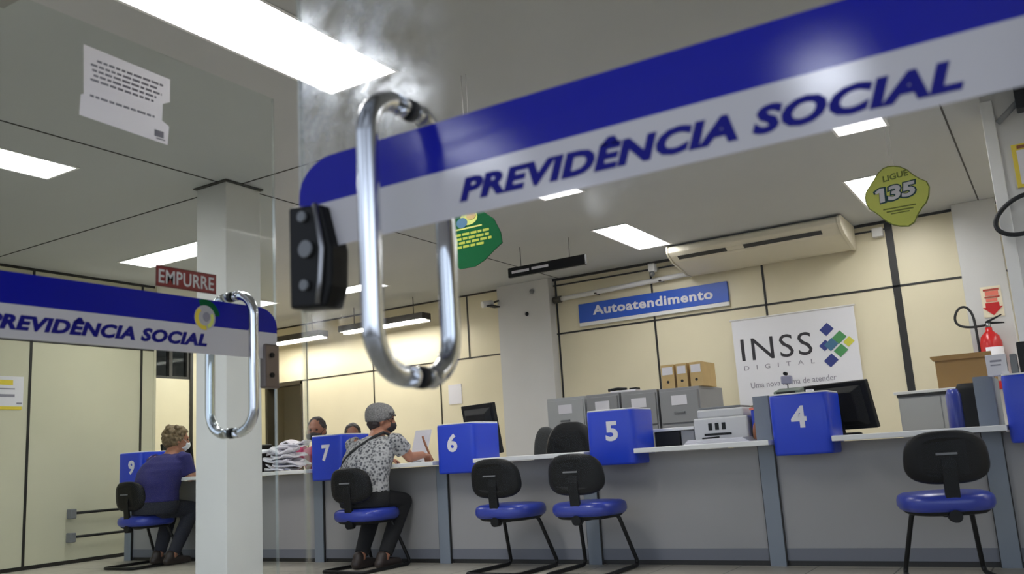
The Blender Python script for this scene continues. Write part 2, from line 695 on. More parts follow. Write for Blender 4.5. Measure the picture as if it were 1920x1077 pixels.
# back wall right of the grey pillar, and its left stretch with the doorway
b = MB().box(-5.0, YB, 0, 4, YB + .12, ZC, 0)
for x in (-4.96, -3.74, -2.49, 0.0, 1.22, 2.44): strip(b, YB, x - .011, x + .011, 0, ZC)
strip(b, YB, -1.25, -1.18, 0, ZC - .02)
strip(b, YB, -5, 4, 2.118, 2.138)
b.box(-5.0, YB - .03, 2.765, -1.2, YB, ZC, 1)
b.box(-5.0, YB - .02, 2.70, -1.2, YB, 2.715, 1)  # lower pelmet trim strip, black to paint in the shadow line there
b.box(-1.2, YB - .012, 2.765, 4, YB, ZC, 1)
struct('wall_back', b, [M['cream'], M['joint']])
b = MB().box(-9.13, YB, 0, -5.0, YB + .12, ZC, 0)
b.box(-10.1, YB, 1.985, -9.13, YB + .12, ZC, 0)
b.box(-10.1, YB, 0, -9.84, YB + .12, 1.985, 0)
for x in (-9.04, -7.82, -6.72): strip(b, YB, x - .009, x + .009, 0, 1.99)
for x in (-9.04, -7.82, -6.25): strip(b, YB, x - .01, x + .01, 1.99, ZC)
strip(b, YB, -10.1, -5.0, 1.975, 1.993)
b.box(-10.1, YB - .012, 2.77, -5.0, YB, ZC, 1)
struct('wall_back_left', b, [M['cream'], M['jointb']])
# doorway beyond the left stretch
b = MB()
b.box(-9.165, YB - .02, 0, -9.13, YB + .14, 1.975, 0)
b.box(-9.86, YB - .02, 0, -9.82, YB + .14, 1.975, 0)
b.box(-9.86, YB - .02, 1.935, -9.13, YB + .14, 1.975, 0)
struct('door_3', b, M['jointb'], 'dark framed open doorway in the far left of the back wall')
b = MB().box(-11, 10.6, 0, -8.4, 10.7, ZC, 0).box(-8.6, YB + .12, 0, -8.5, 10.6, ZC, 0).box(-11, YB + .12, 0, -10.9, 10.6, ZC, 0)
struct('wall_corridor', b, M['cream'])

# left wall: 1.22 m laminate panels, then a recess with a glazed transom
b = MB().box(XL - .1, -.8, 0, XL, 6.1, ZC, 0)
for k in range(-4, 2):
    y = 4.76 + 1.19 * k
    b.box(XL - .01, y - .012, 0, XL + .006, y + .012, ZC, 1)
b.box(XL - .01, -.8, 2.08, XL + .006, 6.1, 2.1, 1)
b.box(XL - .01, -.8, 2.765, XL + .008, 6.1, ZC, 1)
b.box(XL - .01, -.8, 0, XL + .008, 6.1, .035, 1)
b.box(XL - .1, 6.1, 0, XL + .004, 6.13, ZC, 0)
struct('wall_left', b, [M['cream_shaded'], M['joint']])
b = MB().box(-10.1, 6.1, 0, XL - .1, 6.2, ZC, 0)
b.box(-10.1, 6.2, 0, -10, YB, 2.03, 0)
b.box(-10.1, 6.2, 2.6, -10, YB, ZC, 0)
b.box(-10.1, 8.02, 2.03, -10, YB, 2.6, 0)
for y in (7.42, 8.02): b.box(-10.02, y - .015, 0, -9.985, y + .03, 2.6, 1)
struct('wall_recess', b, [M['cream'], M['joint']])
w = thing('window_1', 'glazed dark framed transom above the tan partition in the left recess', 'window', (-10.05, 7.1, 2.03))
w['kind'] = 'structure'
fb = MB().box(-10.07, 6.2, 2.03, -10.0, 8.02, 2.065).box(-10.07, 6.2, 2.565, -10.0, 8.02, 2.6)
for y in (6.2, 7.09, 7.68, 7.96): fb.box(-10.07, y, 2.065, -10.0, y + .05, 2.565)
part('frame', fb, M['joint'], w)
part('pane', MB().box(-10.045, 6.25, 2.065, -10.04, 7.96, 2.565), M['glass_t'], w)
struct('wall_far', MB().box(-13.1, 5.4, 0, -13, 11, ZC, 0).box(-13.1, 5.3, 0, -10.1, 5.4, ZC).box(-13.1, 10.9, 0, -11.6, 11, ZC), M['pillar'])
struct('ceiling_far', slab_with_holes(MB(), -13.1, -11.5, 5.3, 11, ZC, ZC + .1, LIGHTS), M['ceil'])
struct('wall_right', MB().box(4, .9, 0, 4.1, 9.36, ZC), M['cream'])
b = MB().box(-8.3, 1.1, 2.2, 4.1, 1.3, ZC)
struct('wall_front', b, M['pillar'])

# pillars
b = MB().box(-5.13, 4.16, 0, -4.82, 4.475, ZC - .012, 0).box(-5.15, 4.14, ZC - .012, -4.80, 4.495, ZC, 1)  # thin grey collar stands in for the shadow line under the ceiling
struct('pillar', b, [M['pillar'], M['seam_and_shade']], 'white square pillar behind the open left glass door', .006)
b = MB().box(-5.71, 9.1, 0, -4.985, YB + .05, ZC, 0)
struct('pillar', b, M['pillar'], 'light grey flat pillar on the back wall left of the blue hanging sign', .004)
b = MB().box(-.63, 9.06, 0, -.27, YB + .05, ZC, 0)
struct('pillar', b, M['pillar'], 'white pillar with the fire extinguisher', .004)
b = MB().box(-.17, 6.17, 0, .55, 6.6, ZC, 0).box(-.175, 6.155, .9, -.105, 6.18, ZC - .04, 1)
struct('pillar', b, [M['pillar'], M['white']], 'white pillar at the right edge with a yellow bordered poster', .004)

# ------------------------------------------------------------------ ceiling lights


def ceiling_light(x0, x1, y0, y1, label, group='recessed fluorescent ceiling lights'):
    r = thing('ceiling_light', label, 'ceiling light', ((x0 + x1) / 2, (y0 + y1) / 2, ZC - .03), group=group)
    d = .085

    def rc(k, z): return [(x0 + k, y0 + k, z), (x1 - k, y0 + k, z), (x1 - k, y1 - k, z), (x0 + k, y1 - k, z)]
    h = MB().loft([rc(-.014, ZC - .001), rc(-.014, ZC - .006), rc(.004, ZC - .006), rc(.022, ZC + d), rc(.003, ZC + d), rc(.001, ZC - .001)], 0, False, False, True)
    part('frame', h, M['lampw'], r)
    part('diffuser', MB().box(x0 + .018, y0 + .018, ZC + d, x1 - .018, y1 - .018, ZC + d + .008), M['tube'], r)
    return r


for a in LIGHTS: ceiling_light(*a)


def hung_lamp(x0, x1, label):
    z, y = 2.5, 8.8
    r = thing('hanging_lamp', label, 'hanging lamp', ((x0 + x1) / 2, y, z - .03), group='hanging fluorescent lamps by the far wall')
    h = MB().box(x0, y - .09, z + .02, x1, y + .09, z + .06)
    h.box(x0, y - .09, z - .02, x1, y - .08, z + .02).box(x0, y + .075, z - .045, x1, y + .09, z + .02)
    h.box(x0, y - .08, z - .02, x0 + .01, y + .08, z + .02).box(x1 - .01, y - .08, z - .02, x1, y + .08, z + .02)
    part('housing', h, M['jointb'], r)
    part('tube', MB().tube([(x0 + .03, y, z - .02), (x1 - .03, y, z - .02)], .028), M['tube2'], r)
    for x in (x0 + .2, x1 - .2):
        part('hanger', MB().tube([(x, y, z + .06), (x, y, ZC)], .006, 8), M['jointb'], r)


hung_lamp(-9.5, -8.3, 'hanging lamp over the dark doorway at the far left')
hung_lamp(-7.95, -6.57, 'hanging lamp seen inside the loop of the big chrome handle')

# ------------------------------------------------------------------ glass doors
# left leaf stands open, at right angles to the right leaf
d1 = thing('door_1', 'left glass door standing open, with blue and white band and chrome handle', 'glass door', (XD, 1.7, 0))
d1['kind'] = 'structure'
p = MB().box(XD - .005, 1.1, .01, XD + .005, 2.245, 2.1, 0).box(XD - .005, 2.245, .01, XD + .005, 2.25, 2.1, 1)
part('glass_pane', p, [M['glass_l'], M['edge']], d1)


def band_outline(a0, a1, zt, zm, rr, flip):
    pts = [(a0, zm), (a1, zm)]
    if flip:
        pts += [(a1, zm + .012)]
        pts += [(a1 - rr + rr * math.cos(t), zt - .066 + .066 * math.sin(t)) for t in [PI / 2 * k / 8 for k in range(0, 9)]] + [(a0, zt)]
    else:
        pts = [(a1, zm), (a0, zm), (a0, zm + .012)] + [(a0 + rr - rr * math.cos(t), zt - .066 + .066 * math.sin(t)) for t in [PI / 2 * k / 8 for k in range(0, 9)]] + [(a1, zt)]
    return pts


xs = XD + .005
part('blue_band', MB().prism(band_outline(1.1, 2.25, 1.298, 1.211, .085, True), 0, xs, xs + .001), M['bandb'], d1, label='blue stripe of the door band')
part('white_band', MB().box(xs, 1.1, 1.118, xs + .001, 2.25, 1.211), M['bandw'], d1, label='white stripe of the door band')
t = text(MB(), 'PREVID\u00caNCIA SOCIAL', (xs + .001, 1.235, 1.142), (0, 1, 0), (0, 0, 1), .709, .041, .25, .05, 1.06)
part('lettering', t, M['letter'], d1, label='navy slanted lettering PREVID\u00caNCIA SOCIAL')
# round emblem at the end of the lettering
em = MB()
yc, zc = 1.935, 1.236
em.prism([(yc + .042 * math.cos(2 * PI * k / 28), zc + .042 * math.sin(2 * PI * k / 28)) for k in range(28)], 0, xs + .001, xs + .0018, 0)


def crescent(a0, a1, r0, r1, yc=yc, zc=zc, n=10):
    A = [(yc + r1 * math.cos(a0 + (a1 - a0) * k / n), zc + r1 * math.sin(a0 + (a1 - a0) * k / n)) for k in range(n + 1)]
    B = [(yc + r0 * math.cos(a0 + (a1 - a0) * k / n), zc + r0 * math.sin(a0 + (a1 - a0) * k / n)) for k in range(n, -1, -1)]
    return A + B


em.prism(crescent(2.2, 4.9, .026, .040), 0, xs + .0018, xs + .0024, 1)
em.prism(crescent(-1.2, .5, .024, .036), 0, xs + .0018, xs + .0024, 2)
em.prism(crescent(.2, 2.0, .030, .062), 0, xs + .001, xs + .0016, 3)
em.prism([(yc + .006 + .014 * math.cos(2 * PI * k / 16), zc + .004 + .016 * math.sin(2 * PI * k / 16)) for k in range(16)], 0, xs + .0018, xs + .0026, 4)
part('emblem', em, [M['bandw'], M['yellow'], M['limel'], M['green'], M['ink']], d1, label='round white, yellow and green emblem')


def handle_path(d, z0, z1, r, k=8):
    """D handle in (offset, height): from the glass out to d and back."""
    P = [(0, z1), (d * .35, z1)]
    rr = r
    P += [(d - rr + rr * math.sin(PI / 2 * i / k), z1 - rr + rr * math.cos(PI / 2 * i / k)) for i in range(k + 1)]
    P += [(d - rr + rr * math.cos(PI / 2 * i / k), z0 + rr - rr * math.sin(PI / 2 * i / k)) for i in range(k + 1)]
    P += [(d * .35, z0), (0, z0)]
    return P


hy = 2.05
for sgn in (1, -1):
    pth = [(XD + sgn * (.006 + o), hy, z) for o, z in handle_path(.1, .862, 1.32, .075)]
    h = part('handle', MB().tube(pth, .0165, 16), M['chrome'], d1, label='polished tubular handle on the %s face of the glass' % ('near' if sgn > 0 else 'far'))
for z in (.862, 1.32):
    part('gasket', MB().tube([(XD - .008, hy, z), (XD + .008, hy, z)], .0178, 16), M['rubber'], d1)
lk = MB().box(XD - .014, 2.185, 1.015, XD + .016, 2.252, 1.17)
lo = part('lock', lk, mat('worn_metal', (104, 94, 90), .4, .6), d1, .006)
part('screw', MB().tube([(XD + .016, 2.215, 1.06), (XD + .021, 2.215, 1.06)], .009, 12), M['blackp'], lo)
part('screw', MB().tube([(XD + .016, 2.215, 1.13), (XD + .021, 2.215, 1.13)], .009, 12), M['blackp'], lo)

# right leaf, closed, facing the camera
d2 = thing('door_2', 'closed right glass door with large PREVID\u00caNCIA SOCIAL band rising to the right', 'glass door', (-.6, YD, 0))
d2['kind'] = 'structure'
p = MB().box(-1.176, YD - .005, .01, .1, YD + .005, 2.1, 0).box(-1.18, YD - .005, .01, -1.176, YD + .005, 2.1, 1)
part('glass_pane', p, [M['glass_r'], M['edge']], d2)
ys = YD - .005
bo = band_outline(-1.18, .1, 1.304, 1.214, .085, False)
part('blue_band', MB().prism(bo, 1, ys, ys - .001), M['bandb'], d2, label='blue stripe of the door band')
part('white_band', MB().box(-1.18, ys - .001, 1.127, .1, ys, 1.214), M['bandw'], d2, label='white stripe of the door band')
t = text(MB(), 'PREVID\u00caNCIA SOCIAL', (-.811, ys - .001, 1.1515), (1, 0, -.014), (0, 0, 1), .765, .0405, .25, .05, 1.06)
part('lettering', t, M['letter'], d2, label='navy slanted lettering PREVID\u00caNCIA SOCIAL')
hx = -.914
for sgn in (-1, 1):
    pth = [(hx, YD + sgn * (.006 + o), z) for o, z in handle_path(.112 if sgn < 0 else .088, .868, 1.345, .078)]
    part('handle', MB().tube(pth, .0185, 18), M['chrome'], d2, label='polished tubular handle on the %s face of the glass' % ('near' if sgn < 0 else 'far'))
for z in (.868, 1.345):
    part('gasket', MB().tube([(hx, YD - .0085, z), (hx, YD + .0085, z)], .0198, 18), M['rubber'], d2)
lo = part('lock', MB().prism([(-1.188, 1.02), (-1.1, 1.012), (-1.086, 1.05), (-1.082, 1.12), (-1.105, 1.205), (-1.188, 1.215)], 1, YD - .028, YD + .022), M['blackp'], d2, .006, 'black lock body clamped on the glass edge')
part('cover_strip', MB().tube([(-1.117, YD - .03, 1.207), (-1.1, YD - .032, 1.12), (-1.106, YD - .032, 1.06), (-1.115, YD - .03, 1.02)], .0055, 8), M['steel'], lo, label='curved bright metal strip')
for x, z, r in ((-1.148, 1.188, .010), (-1.14, 1.125, .016), (-1.145, 1.058, .010)):
    part('screw', MB().tube([(x, YD - .028, z), (x, YD - .036, z)], r, 14), M['greyp'], lo)
b = MB().box(-2.45, 1.1, 2.1, .22, 1.3, 2.2).box(-2.45, 1.0, 0, -2.36, 1.095, 2.1).box(.105, 1.12, 0, .2, 1.28, 2.1)
struct('trim_1', b, M['steel'], 'metal frame around the glass doors')

# paper and sticker on the left leaf
ol = [(1.485, 2.027), (1.792, 2.02), (1.792, 1.94), (1.765, 1.925), (1.763, 1.868), (1.79, 1.855), (1.785, 1.79), (1.478, 1.80), (1.481, 1.865), (1.49, 1.87)]
n = thing('paper_notice', 'torn white printed paper taped high on the left glass door', 'notice', (xs, 1.63, 1.79))
part('sheet', MB().prism(ol, 0, xs, xs + .0006), M['notice'], n)
tx = MB()
for k, (za, y0, y1) in enumerate(((1.985, 1.53, 1.765), (1.968, 1.51, 1.745), (1.952, 1.515, 1.76), (1.936, 1.52, 1.74), (1.92, 1.51, 1.73), (1.868, 1.51, 1.735))):
    y = y0
    while y < y1:
        l = random.uniform(.012, .03)
        tx.box(xs + .0006, y, za, xs + .0008, min(y + l, y1), za + .007)
        y += l + .005
tx.box(xs + .0006, 1.735, 1.808, xs + .0008, 1.77, 1.83).box(xs + .0006, 1.742, 1.80, xs + .0008, 1.775, 1.804)
part('print', tx, M['ink'], n)
n = thing('push_sign', 'small red EMPURRE sign on the left glass door above its blue band', 'sign', (xs, 1.86, 1.32))
part('plate', MB().box(xs, 1.747, 1.319, xs + .002, 1.98, 1.386), M['red'], n)
tx = text(MB(), 'EMPURRE', (xs + .002, 1.757, 1.331), (0, 1, 0), (0, 0, 1), .213, .043, 0, .01, 1.05)
part('lettering', tx, M['printer'], n)
fr = MB()
for (y0, z0, y1, z1) in ((1.747, 1.319, 1.98, 1.3225), (1.747, 1.3825, 1.98, 1.386), (1.747, 1.319, 1.7505, 1.386)):
    fr.box(xs + .002, y0, z0, xs + .0024, y1, z1)
part('border', fr, mat('dark_red', (86, 14, 18), .5), n)

# ------------------------------------------------------------------ service counter
posts = [-7.68, -6.46, -5.24, -4.0, -2.78, -1.575, -.36, .86]
boxes = {0: '9', 2: '7', 3: '6', 4: '5', 5: '4', 6: ''}
names = {0: 'far left counter desk where the person in navy sits', 1: 'counter desk carrying the heap of white papers', 2: 'counter desk where the person in patterned shirt sits',
         3: 'counter desk between the blue 6 and 5 boxes', 4: 'counter desk between the blue 5 and 4 boxes', 5: 'counter desk right of the blue 4 box, with black monitor',
         6: 'counter desk at the right edge beyond the tall grey post'}
BF, BB = 5.27, 5.62       # front and back of the number boxes


def bx(i):                # left and right edge of the box on post i
    return posts[i] + .095, posts[i] + .435


for i in range(7):
    x0, x1 = posts[i] + .05, posts[i + 1] - .05
    r = thing('service_desk', names[i], 'desk', ((x0 + x1) / 2, 5.5, 0), group='grey service desks in a row')
    part('front_panel', MB().box(x0, 5.48, .1, x1, 5.5, .7), M['desk'], r)
    kb = MB().box(x0, 5.475, .03, x1, 5.5, .1, 0).box(x0, 5.485, 0, x1, 5.5, .03, 1)
    part('baseboard', kb, [M['deskd'], M['joint']], r)
    a = bx(i)[1] + .004 if i in boxes else posts[i] - .04
    e = bx(i + 1)[0] - .004 if (i + 1) in boxes else posts[i + 1] - .045
    if i == 4: e = posts[5] + .085
    t = MB().box(a, 5.23, .705, e, BB + .01, .735).box(posts[i] + .055, BB + .01, .705, posts[i + 1] - .055, 6.0, .735)
    part('worktop', t, M['top'], r, .004)
    part('back_leg', MB().box(x0 + .1, 5.9, 0, x0 + .14, 5.94, .705), M['deskd'], r)
    part('back_leg', MB().box(x1 - .14, 5.9, 0, x1 - .1, 5.94, .705), M['deskd'], r)
for i, x in enumerate(posts):
    tall = i in (5, 6)
    lab = {0: 'blue grey desk post beside the blue 9 box', 1: 'blue grey desk post hidden behind the white pillar', 2: 'blue grey desk post under the blue 7 box', 3: 'blue grey desk post under the blue 6 box',
           4: 'blue grey desk post under the blue 5 box', 5: 'blue grey post rising beside the blue 4 box', 6: 'tall blue grey post at right, beside the unnumbered blue box', 7: 'blue grey desk post beyond the right edge of the photo'}[i]
    pb = MB().box(x - .047, 5.455, 0, x + .047, 5.478, .7 if not tall else 1.0, 0)
    pb.box(x - .047, 5.478, 0, x + .047, 5.99, .7, 0)
    if tall: pb.box(x - .047, 5.478, .7, x + .047, 5.99, 1.0, 0)
    pb.box(x - .0525, 5.46, 0, x - .047, 5.476, .7, 1).box(x + .047, 5.46, 0, x + .0525, 5.476, .7, 1)
    solo('desk_post', pb, [M['post'], M['joint']], lab, 'desk post', 'posts between the service desks')


def number_box(i, num):
    a, e = bx(i)
    lab = {'9': 'blue counter box with white number 9, beside the person in navy', '7': 'blue counter box with white number 7, left of the patterned shirt',
           '6': 'blue counter box with white number 6', '5': 'blue counter box with white number 5', '4': 'blue counter box with white number 4',
           '': 'blue counter box cut off by the right edge of the photo, no number in view'}[num]
    r = thing('number_box', lab, 'counter box', ((a + e) / 2, (BF + BB) / 2, .64), group='blue boxes on the service desks')
    sh = []
    cx, cy = (a + e) / 2, (BF + BB) / 2
    hx_, hy_ = (e - a) / 2, (BB - BF) / 2
    part('shell', MB().loft([superellipse(cx, cy, z, hx_ * k, hy_ * k, 9, 48) for z, k in ((.64, .97), (.655, 1), (.975, 1), (.985, .985))]), M['blue'], r)
    part('rim', MB().loft([superellipse(cx, cy, z, hx_ * .985, hy_ * .985, 9, 48) for z in (.985, .993)]), M['top'], r, label='pale top edge')
    if num:
        w = .088
        x = {'4': -1.356, '5': -2.543, '6': -3.80, '7': -5.015, '9': -7.425}[num]
        part('number', text(MB(), num, (x + .001, BF, .792), (1, 0, 0), (0, 0, 1), w, .124, 0, .035, lift=.004), M['paper'], r, label='white number ' + num)


for i, num in boxes.items(): number_box(i, num)

# ------------------------------------------------------------------ visitor chairs
ch = thing('visitor_chair', '', 'chair', (0, 0, 0), group='blue and black visitor chairs at the counter')
sq = [superellipse(0, .0, z, .215 * k, .205 * k, 3.0, 36) for z, k in ((.338, .80), (.350, .94), (.370, 1.0), (.396, 1.0), (.415, .97), (.427, .88), (.433, .6), (.434, .2))]
part('seat', MB().loft(sq), M['seat'], ch, local=True)
part('seat_shell', MB().loft([superellipse(0, 0, z, .215 * k, .205 * k, 3.0, 36) for z, k in ((.322, .6), (.328, .8), (.34, .88), (.346, .88))]), M['blackp'], ch, local=True)


def back_sec(y, k, seg=36):
    o = []
    for (x, z, _) in superellipse(0, 0, 0, .192 * k, .127 * k, 2.9, seg):
        xx = x * (1.0 + .10 * (z / .127 if z > 0 else z / .127) * -.6)
        o.append((xx, y - .19 + .9 * (xx * xx) + (-.10) * z, .60 + z))
    return o


bk = part('backrest', MB().loft([back_sec(y, k) for y, k in ((-.024, .72), (-.02, .9), (-.008, .99), (.006, 1.0), (.02, .95), (.03, .82), (.034, .5))]), M['blackp'], ch, local=True)
part('slot_trim', MB().box(-.055, -.2245, .612, .04, -.216, .622), M['greyp'], bk, label='thin grey slot on the black backrest')
sp = MB()
sp.prism([(-.10, .315), (-.10, .345), (-.175, .352), (-.196, .37), (-.212, .55), (-.20, .62), (-.185, .62), (-.195, .55), (-.172, .385), (-.155, .372), (-.05, .345), (-.05, .315)], 0, -.033, .033)
part('back_bracket', sp, M['blackp'], ch, .004, local=True)
part('adjust_knob', MB().tube([(-.0, -.2, .325), (.0, -.15, .325)], .03, 12), M['blackp'], ch, local=True)
fp = []


def arc(pa, pb, pc, n=5):
    pa, pb, pc = Vector(pa), Vector(pb), Vector(pc)
    return [pa.lerp(pb, t).lerp(pb.lerp(pc, t), t) for t in [k / n for k in range(n + 1)]]


fp = [Vector((-.06, .10, .338)), Vector((-.11, .11, .338))] + arc((-.12, .115, .335), (-.14, .12, .32), (-.143, .125, .30)) \
    + arc((-.182, .235, .05), (-.187, .245, .013), (-.19, .20, .013)) + [Vector((-.195, -.05, .013))] + arc((-.2, -.22, .013), (-.2, -.27, .013), (-.15, -.27, .013))
fr_ = fp + [Vector((-p.x, p.y, p.z)) for p in reversed(fp)]
part('sled_frame', MB().tube(fr_, .0125, 10), M['blackm'], ch, local=True)
part('crossbar', MB().tube([(-.11, .11, .338), (.11, .11, .338)], .0125, 10), M['blackm'], ch, local=True)
spots = [(-2.63, 5.14, 0, 'empty blue and black chair in front of the blue 5 box'),
         (-3.215, 5.14, -.03, 'empty blue and black chair just right of the blue 6 box'),
         (-.575, 4.95, .32, 'nearest blue and black chair, alone at the right'),
         (-4.45, 5.13, -.02, 'blue and black chair under the person in the patterned shirt'),
         (-6.98, 5.14, 0, 'blue and black chair under the person in navy at left')]
for k, (x, y, rz, lab) in enumerate(spots):
    if k == 0:
        ch.location = (x, y, 0); ch['label'] = lab
    else:
        copy_tree(ch, (x, y, 0), rz, lab)

# ------------------------------------------------------------------ people


def hand(mb, wrist, fwd, up, side, s=1.0):
    """Palm and five bent fingers; fwd = towards the finger tips, up = back of the hand, side = +1 right hand."""
    f = Vector(fwd).normalized(); u = Vector(up); u = (u - f * u.dot(f)).normalized()
    lft = u.cross(f) * side      # towards the thumb
    w = Vector(wrist)
    pc = w + f * .045 * s
    E = Matrix((lft, f, u)).transposed().to_euler()
    mb.ell(pc, (.040 * s, .052 * s, .017 * s), E)
    for k, (o, l) in enumerate(((.030, .070), (.010, .080), (-.011, .074), (-.030, .058))):
        a = w + f * .082 * s + lft * o * s
        b_ = a + (f * .75 - u * .45).normalized() * l * .5 * s
        c_ = b_ + (f * .2 - u * .9).normalized() * l * .5 * s
        mb.caps(a, b_, .0088 * s, .008 * s, seg=8)
        mb.caps(b_, c_, .008 * s, .007 * s, seg=8)
    a = w + f * .022 * s + lft * .028 * s
    b_ = a + (lft * .8 + f * .6 - u * .2).normalized() * .038 * s
    c_ = b_ + (f * .8 + lft * .1 - u * .5).normalized() * .032 * s
    mb.caps(a, b_, .0115 * s, .0095 * s, seg=8)
    mb.caps(b_, c_, .0095 * s, .008 * s, seg=8)


def ring(cx, cy, z, rx, ry, n=24):
    return [(cx + rx * math.cos(2 * PI * k / n), cy + ry * math.sin(2 * PI * k / n), z) for k in range(n)]


def seated(name, label, loc, rz, skin, top, legs_m, shoes, head_yaw, head_pitch, hair, mask, J, sleeve=.6, vox=.0065, cap=None, dz=0.0, wide=1.0):
    """J: joints - elbows, hands, knees, ankles (left, right)."""
    root = thing(name, label, 'person', loc, rz)
    TS = [(.435, -.07, .185, .12), (.48, -.07, .2, .13), (.54, -.065, .2, .132), (.62, -.06, .192, .13), (.72, -.035, .196, .136), (.80, .0, .205, .132), (.87, .035, .2, .118), (.92, .065, .15, .09), (.95, .092, .07, .058), (.985, .108, .052, .052)]
    TS = [(z, cy, rx * (wide if z < .93 else 1), ry * (wide if z < .93 else 1)) for z, cy, rx, ry in TS]
    SH = [Vector((-.205, .065, .90)), Vector((.205, .065, .90))]
    HIP = [Vector((-.09, -.05, .485)), Vector((.09, -.05, .485))]
    hc = Vector((0, .155, 1.07 + dz))
    H = Euler((head_pitch, 0, head_yaw)).to_matrix()

    def hp(x, y, z): return hc + H @ Vector((x, y, z))
    E = H.to_euler()
    body = MB()
    body.loft([ring(0, cy, z, rx, ry) for z, cy, rx, ry in TS])
    body.caps((0, .09, .93), (hc + H @ Vector((0, -.02, -.06))), .056, .050)
    body.ell(hc + H @ Vector((0, -.005, .02)), (.076, .096, .098), E)
    body.ell(hp(0, .028, -.045), (.058, .066, .066), E)
    body.ell(hp(0, .058, -.085), (.030, .028, .022), E)
    body.caps(hp(0, .092, .012), hp(0, .108, -.026), .010, .015, seg=8)
    body.ell(hp(0, .088, -.058), (.024, .012, .008), E)
    body.ell(hp(0, .084, .032), (.05, .014, .010), E)
    for sx in (-1, 1):
        body.ell(hp(.076 * sx, -.004, -.005), (.012, .022, .034), E)
    for k in (0, 1):
        sgn = 1 if k else -1
        el, ha, kn, an = Vector(J['elbow'][k]), Vector(J['hand'][k]), Vector(J['knee'][k]), Vector(J['ankle'][k])
        body.caps(SH[k], el, .050, .038)
        wr = ha
        body.caps(el, wr, .039, .027)
        f = (ha - el).normalized()
        hand(body, wr, (f.x * .6 - sgn * .15, f.y + .1, f.z - .25), (0, 0, 1), sgn, .95)
        body.caps(HIP[k], kn, .080, .056)
        body.caps(kn, an, .054, .036)
        body.caps(an + Vector((0, -.03, -.02)), an + Vector((0, .13, -.03)), .032, .026)
    bm_ = remesh(body, vox, skin, name + '_body')
    part('body', bm_, None, root, local=True)
    # top garment
    g = MB()
    g.loft([ring(0, cy - .002, z, rx + .013, ry + .013) for z, cy, rx, ry in TS[2:8]] + [ring(0, .094, .952, .078, .066)])
    for k in (0, 1):
        el = Vector(J['elbow'][k])
        e2 = SH[k].lerp(el, sleeve)
        g.tube([SH[k] + Vector((-.03 if k else .03, 0, .0)), SH[k], SH[k].lerp(e2, .5), e2], [.062, .067, .064, .064], 14)
    gm = remesh(g, .009, top, 'top', 3)
    for v in gm.vertices:
        w = noise.noise(Vector(v.co) * 9) * .007 + noise.noise(Vector((v.co.x * 4, v.co.y * 4, v.co.z * 26))) * .004
        v.co += v.normal * w
    part('shirt', gm, None, root, local=True)
    # trousers
    g = MB()
    g.loft([ring(0, cy, z, rx + .01, ry + .01) for z, cy, rx, ry in TS[:3]] + [ring(0, -.065, .575, .206, .14)])
    for k in (0, 1):
        kn, an = Vector(J['knee'][k]), Vector(J['ankle'][k])
        g.caps(HIP[k], kn, .092, .068)
        g.tube([kn, kn.lerp(an, .5), an + (kn - an) * .08], [.067, .062, .052], 14)
    part('trousers', remesh(g, .009, legs_m, 'trousers', 3), None, root, local=True)
    for k in (0, 1):
        an = Vector(J['ankle'][k])
        s = MB()
        s.caps((an.x, an.y - .045, .038), (an.x, an.y + .07, .036), .040, .040)
        s.caps((an.x, an.y + .07, .036), (an.x, an.y + .165, .03), .040, .030)
        s.caps((an.x, an.y - .03, .04), (an.x, an.y - .02, .085), .040, .042)
        me = remesh(s, .008, shoes, 'shoe', 3)
        for v in me.vertices: v.co.z = max(v.co.z, .004)
        part('shoe', me, None, root, local=True)
    for sx in (-1, 1):
        part('eye', MB().ell(hp(.031 * sx, .086, .014), (.011, .006, .006), E), M['eye'], root, local=True)
    # hair
    hb = MB()
    hb.ell(hc + H @ Vector((0, -.022, .034)), (.086, .095, .096), E)
    if hair[1] == 'curly':
        hb.ell(hp(0, -.06, -.01), (.088, .07, .075), E)
        hb.ell(hp(.02, .02, .075), (.07, .06, .045), E)
        for k in range(150):
            a, z = random.uniform(0, 2 * PI), random.uniform(-.05, .12)
            r_ = math.sqrt(max(.05, 1 - ((z - .03) / .115) ** 2))
            hb.ell(hp(.094 * r_ * math.cos(a), -.03 + .1 * r_ * math.sin(a), z), (.014, .014, .014), nu=8, nv=6)
    else:
        hb.ell(hp(0, -.045, -.02), (.08, .062, .07), E)
    hm = remesh(hb, .0055, hair[0], 'hair', 1)
    bm2 = bmesh.new(); bm2.from_mesh(hm)
    inv = H.inverted()
    for v in list(bm2.verts):
        q = inv @ (v.co - hc)
        if q.y > .055 - max(0, .05 - q.z) * .55 and q.z < .07: bm2.verts.remove(v)
    bm2.to_mesh(hm); bm2.free()
    for v in hm.vertices: v.co += v.normal * noise.noise(v.co * 45) * .006
    part('hair', hm, None, root, local=True)
    if cap:
        cb = MB()
        secs = []
        for z, k in ((-.02, .93), (.005, .99), (.03, 1.02), (.055, 1.02), (.08, .95), (.105, .79), (.122, .55), (.131, .22)):
            secs.append([hp(.094 * k * math.cos(2 * PI * i / 24), -.014 + .112 * k * math.sin(2 * PI * i / 24), z + (.045 * max(0, math.sin(2 * PI * i / 24)) if z < .05 else 0)) for i in range(24)])
        cb.loft(secs)
        c_ = part('cap', cb, cap, root, local=True)
        br = MB()
        ptsb = [hp(.085 * math.cos(t), .06 + .052 * math.sin(t), .05 - .012 * math.sin(t)) for t in [PI * i / 12 for i in range(13)]]
        ptst = [q + H @ Vector((0, 0, .006)) for q in ptsb]
        br.loft([ptsb, ptst], caps=True)
        part('brim', br, cap, c_)
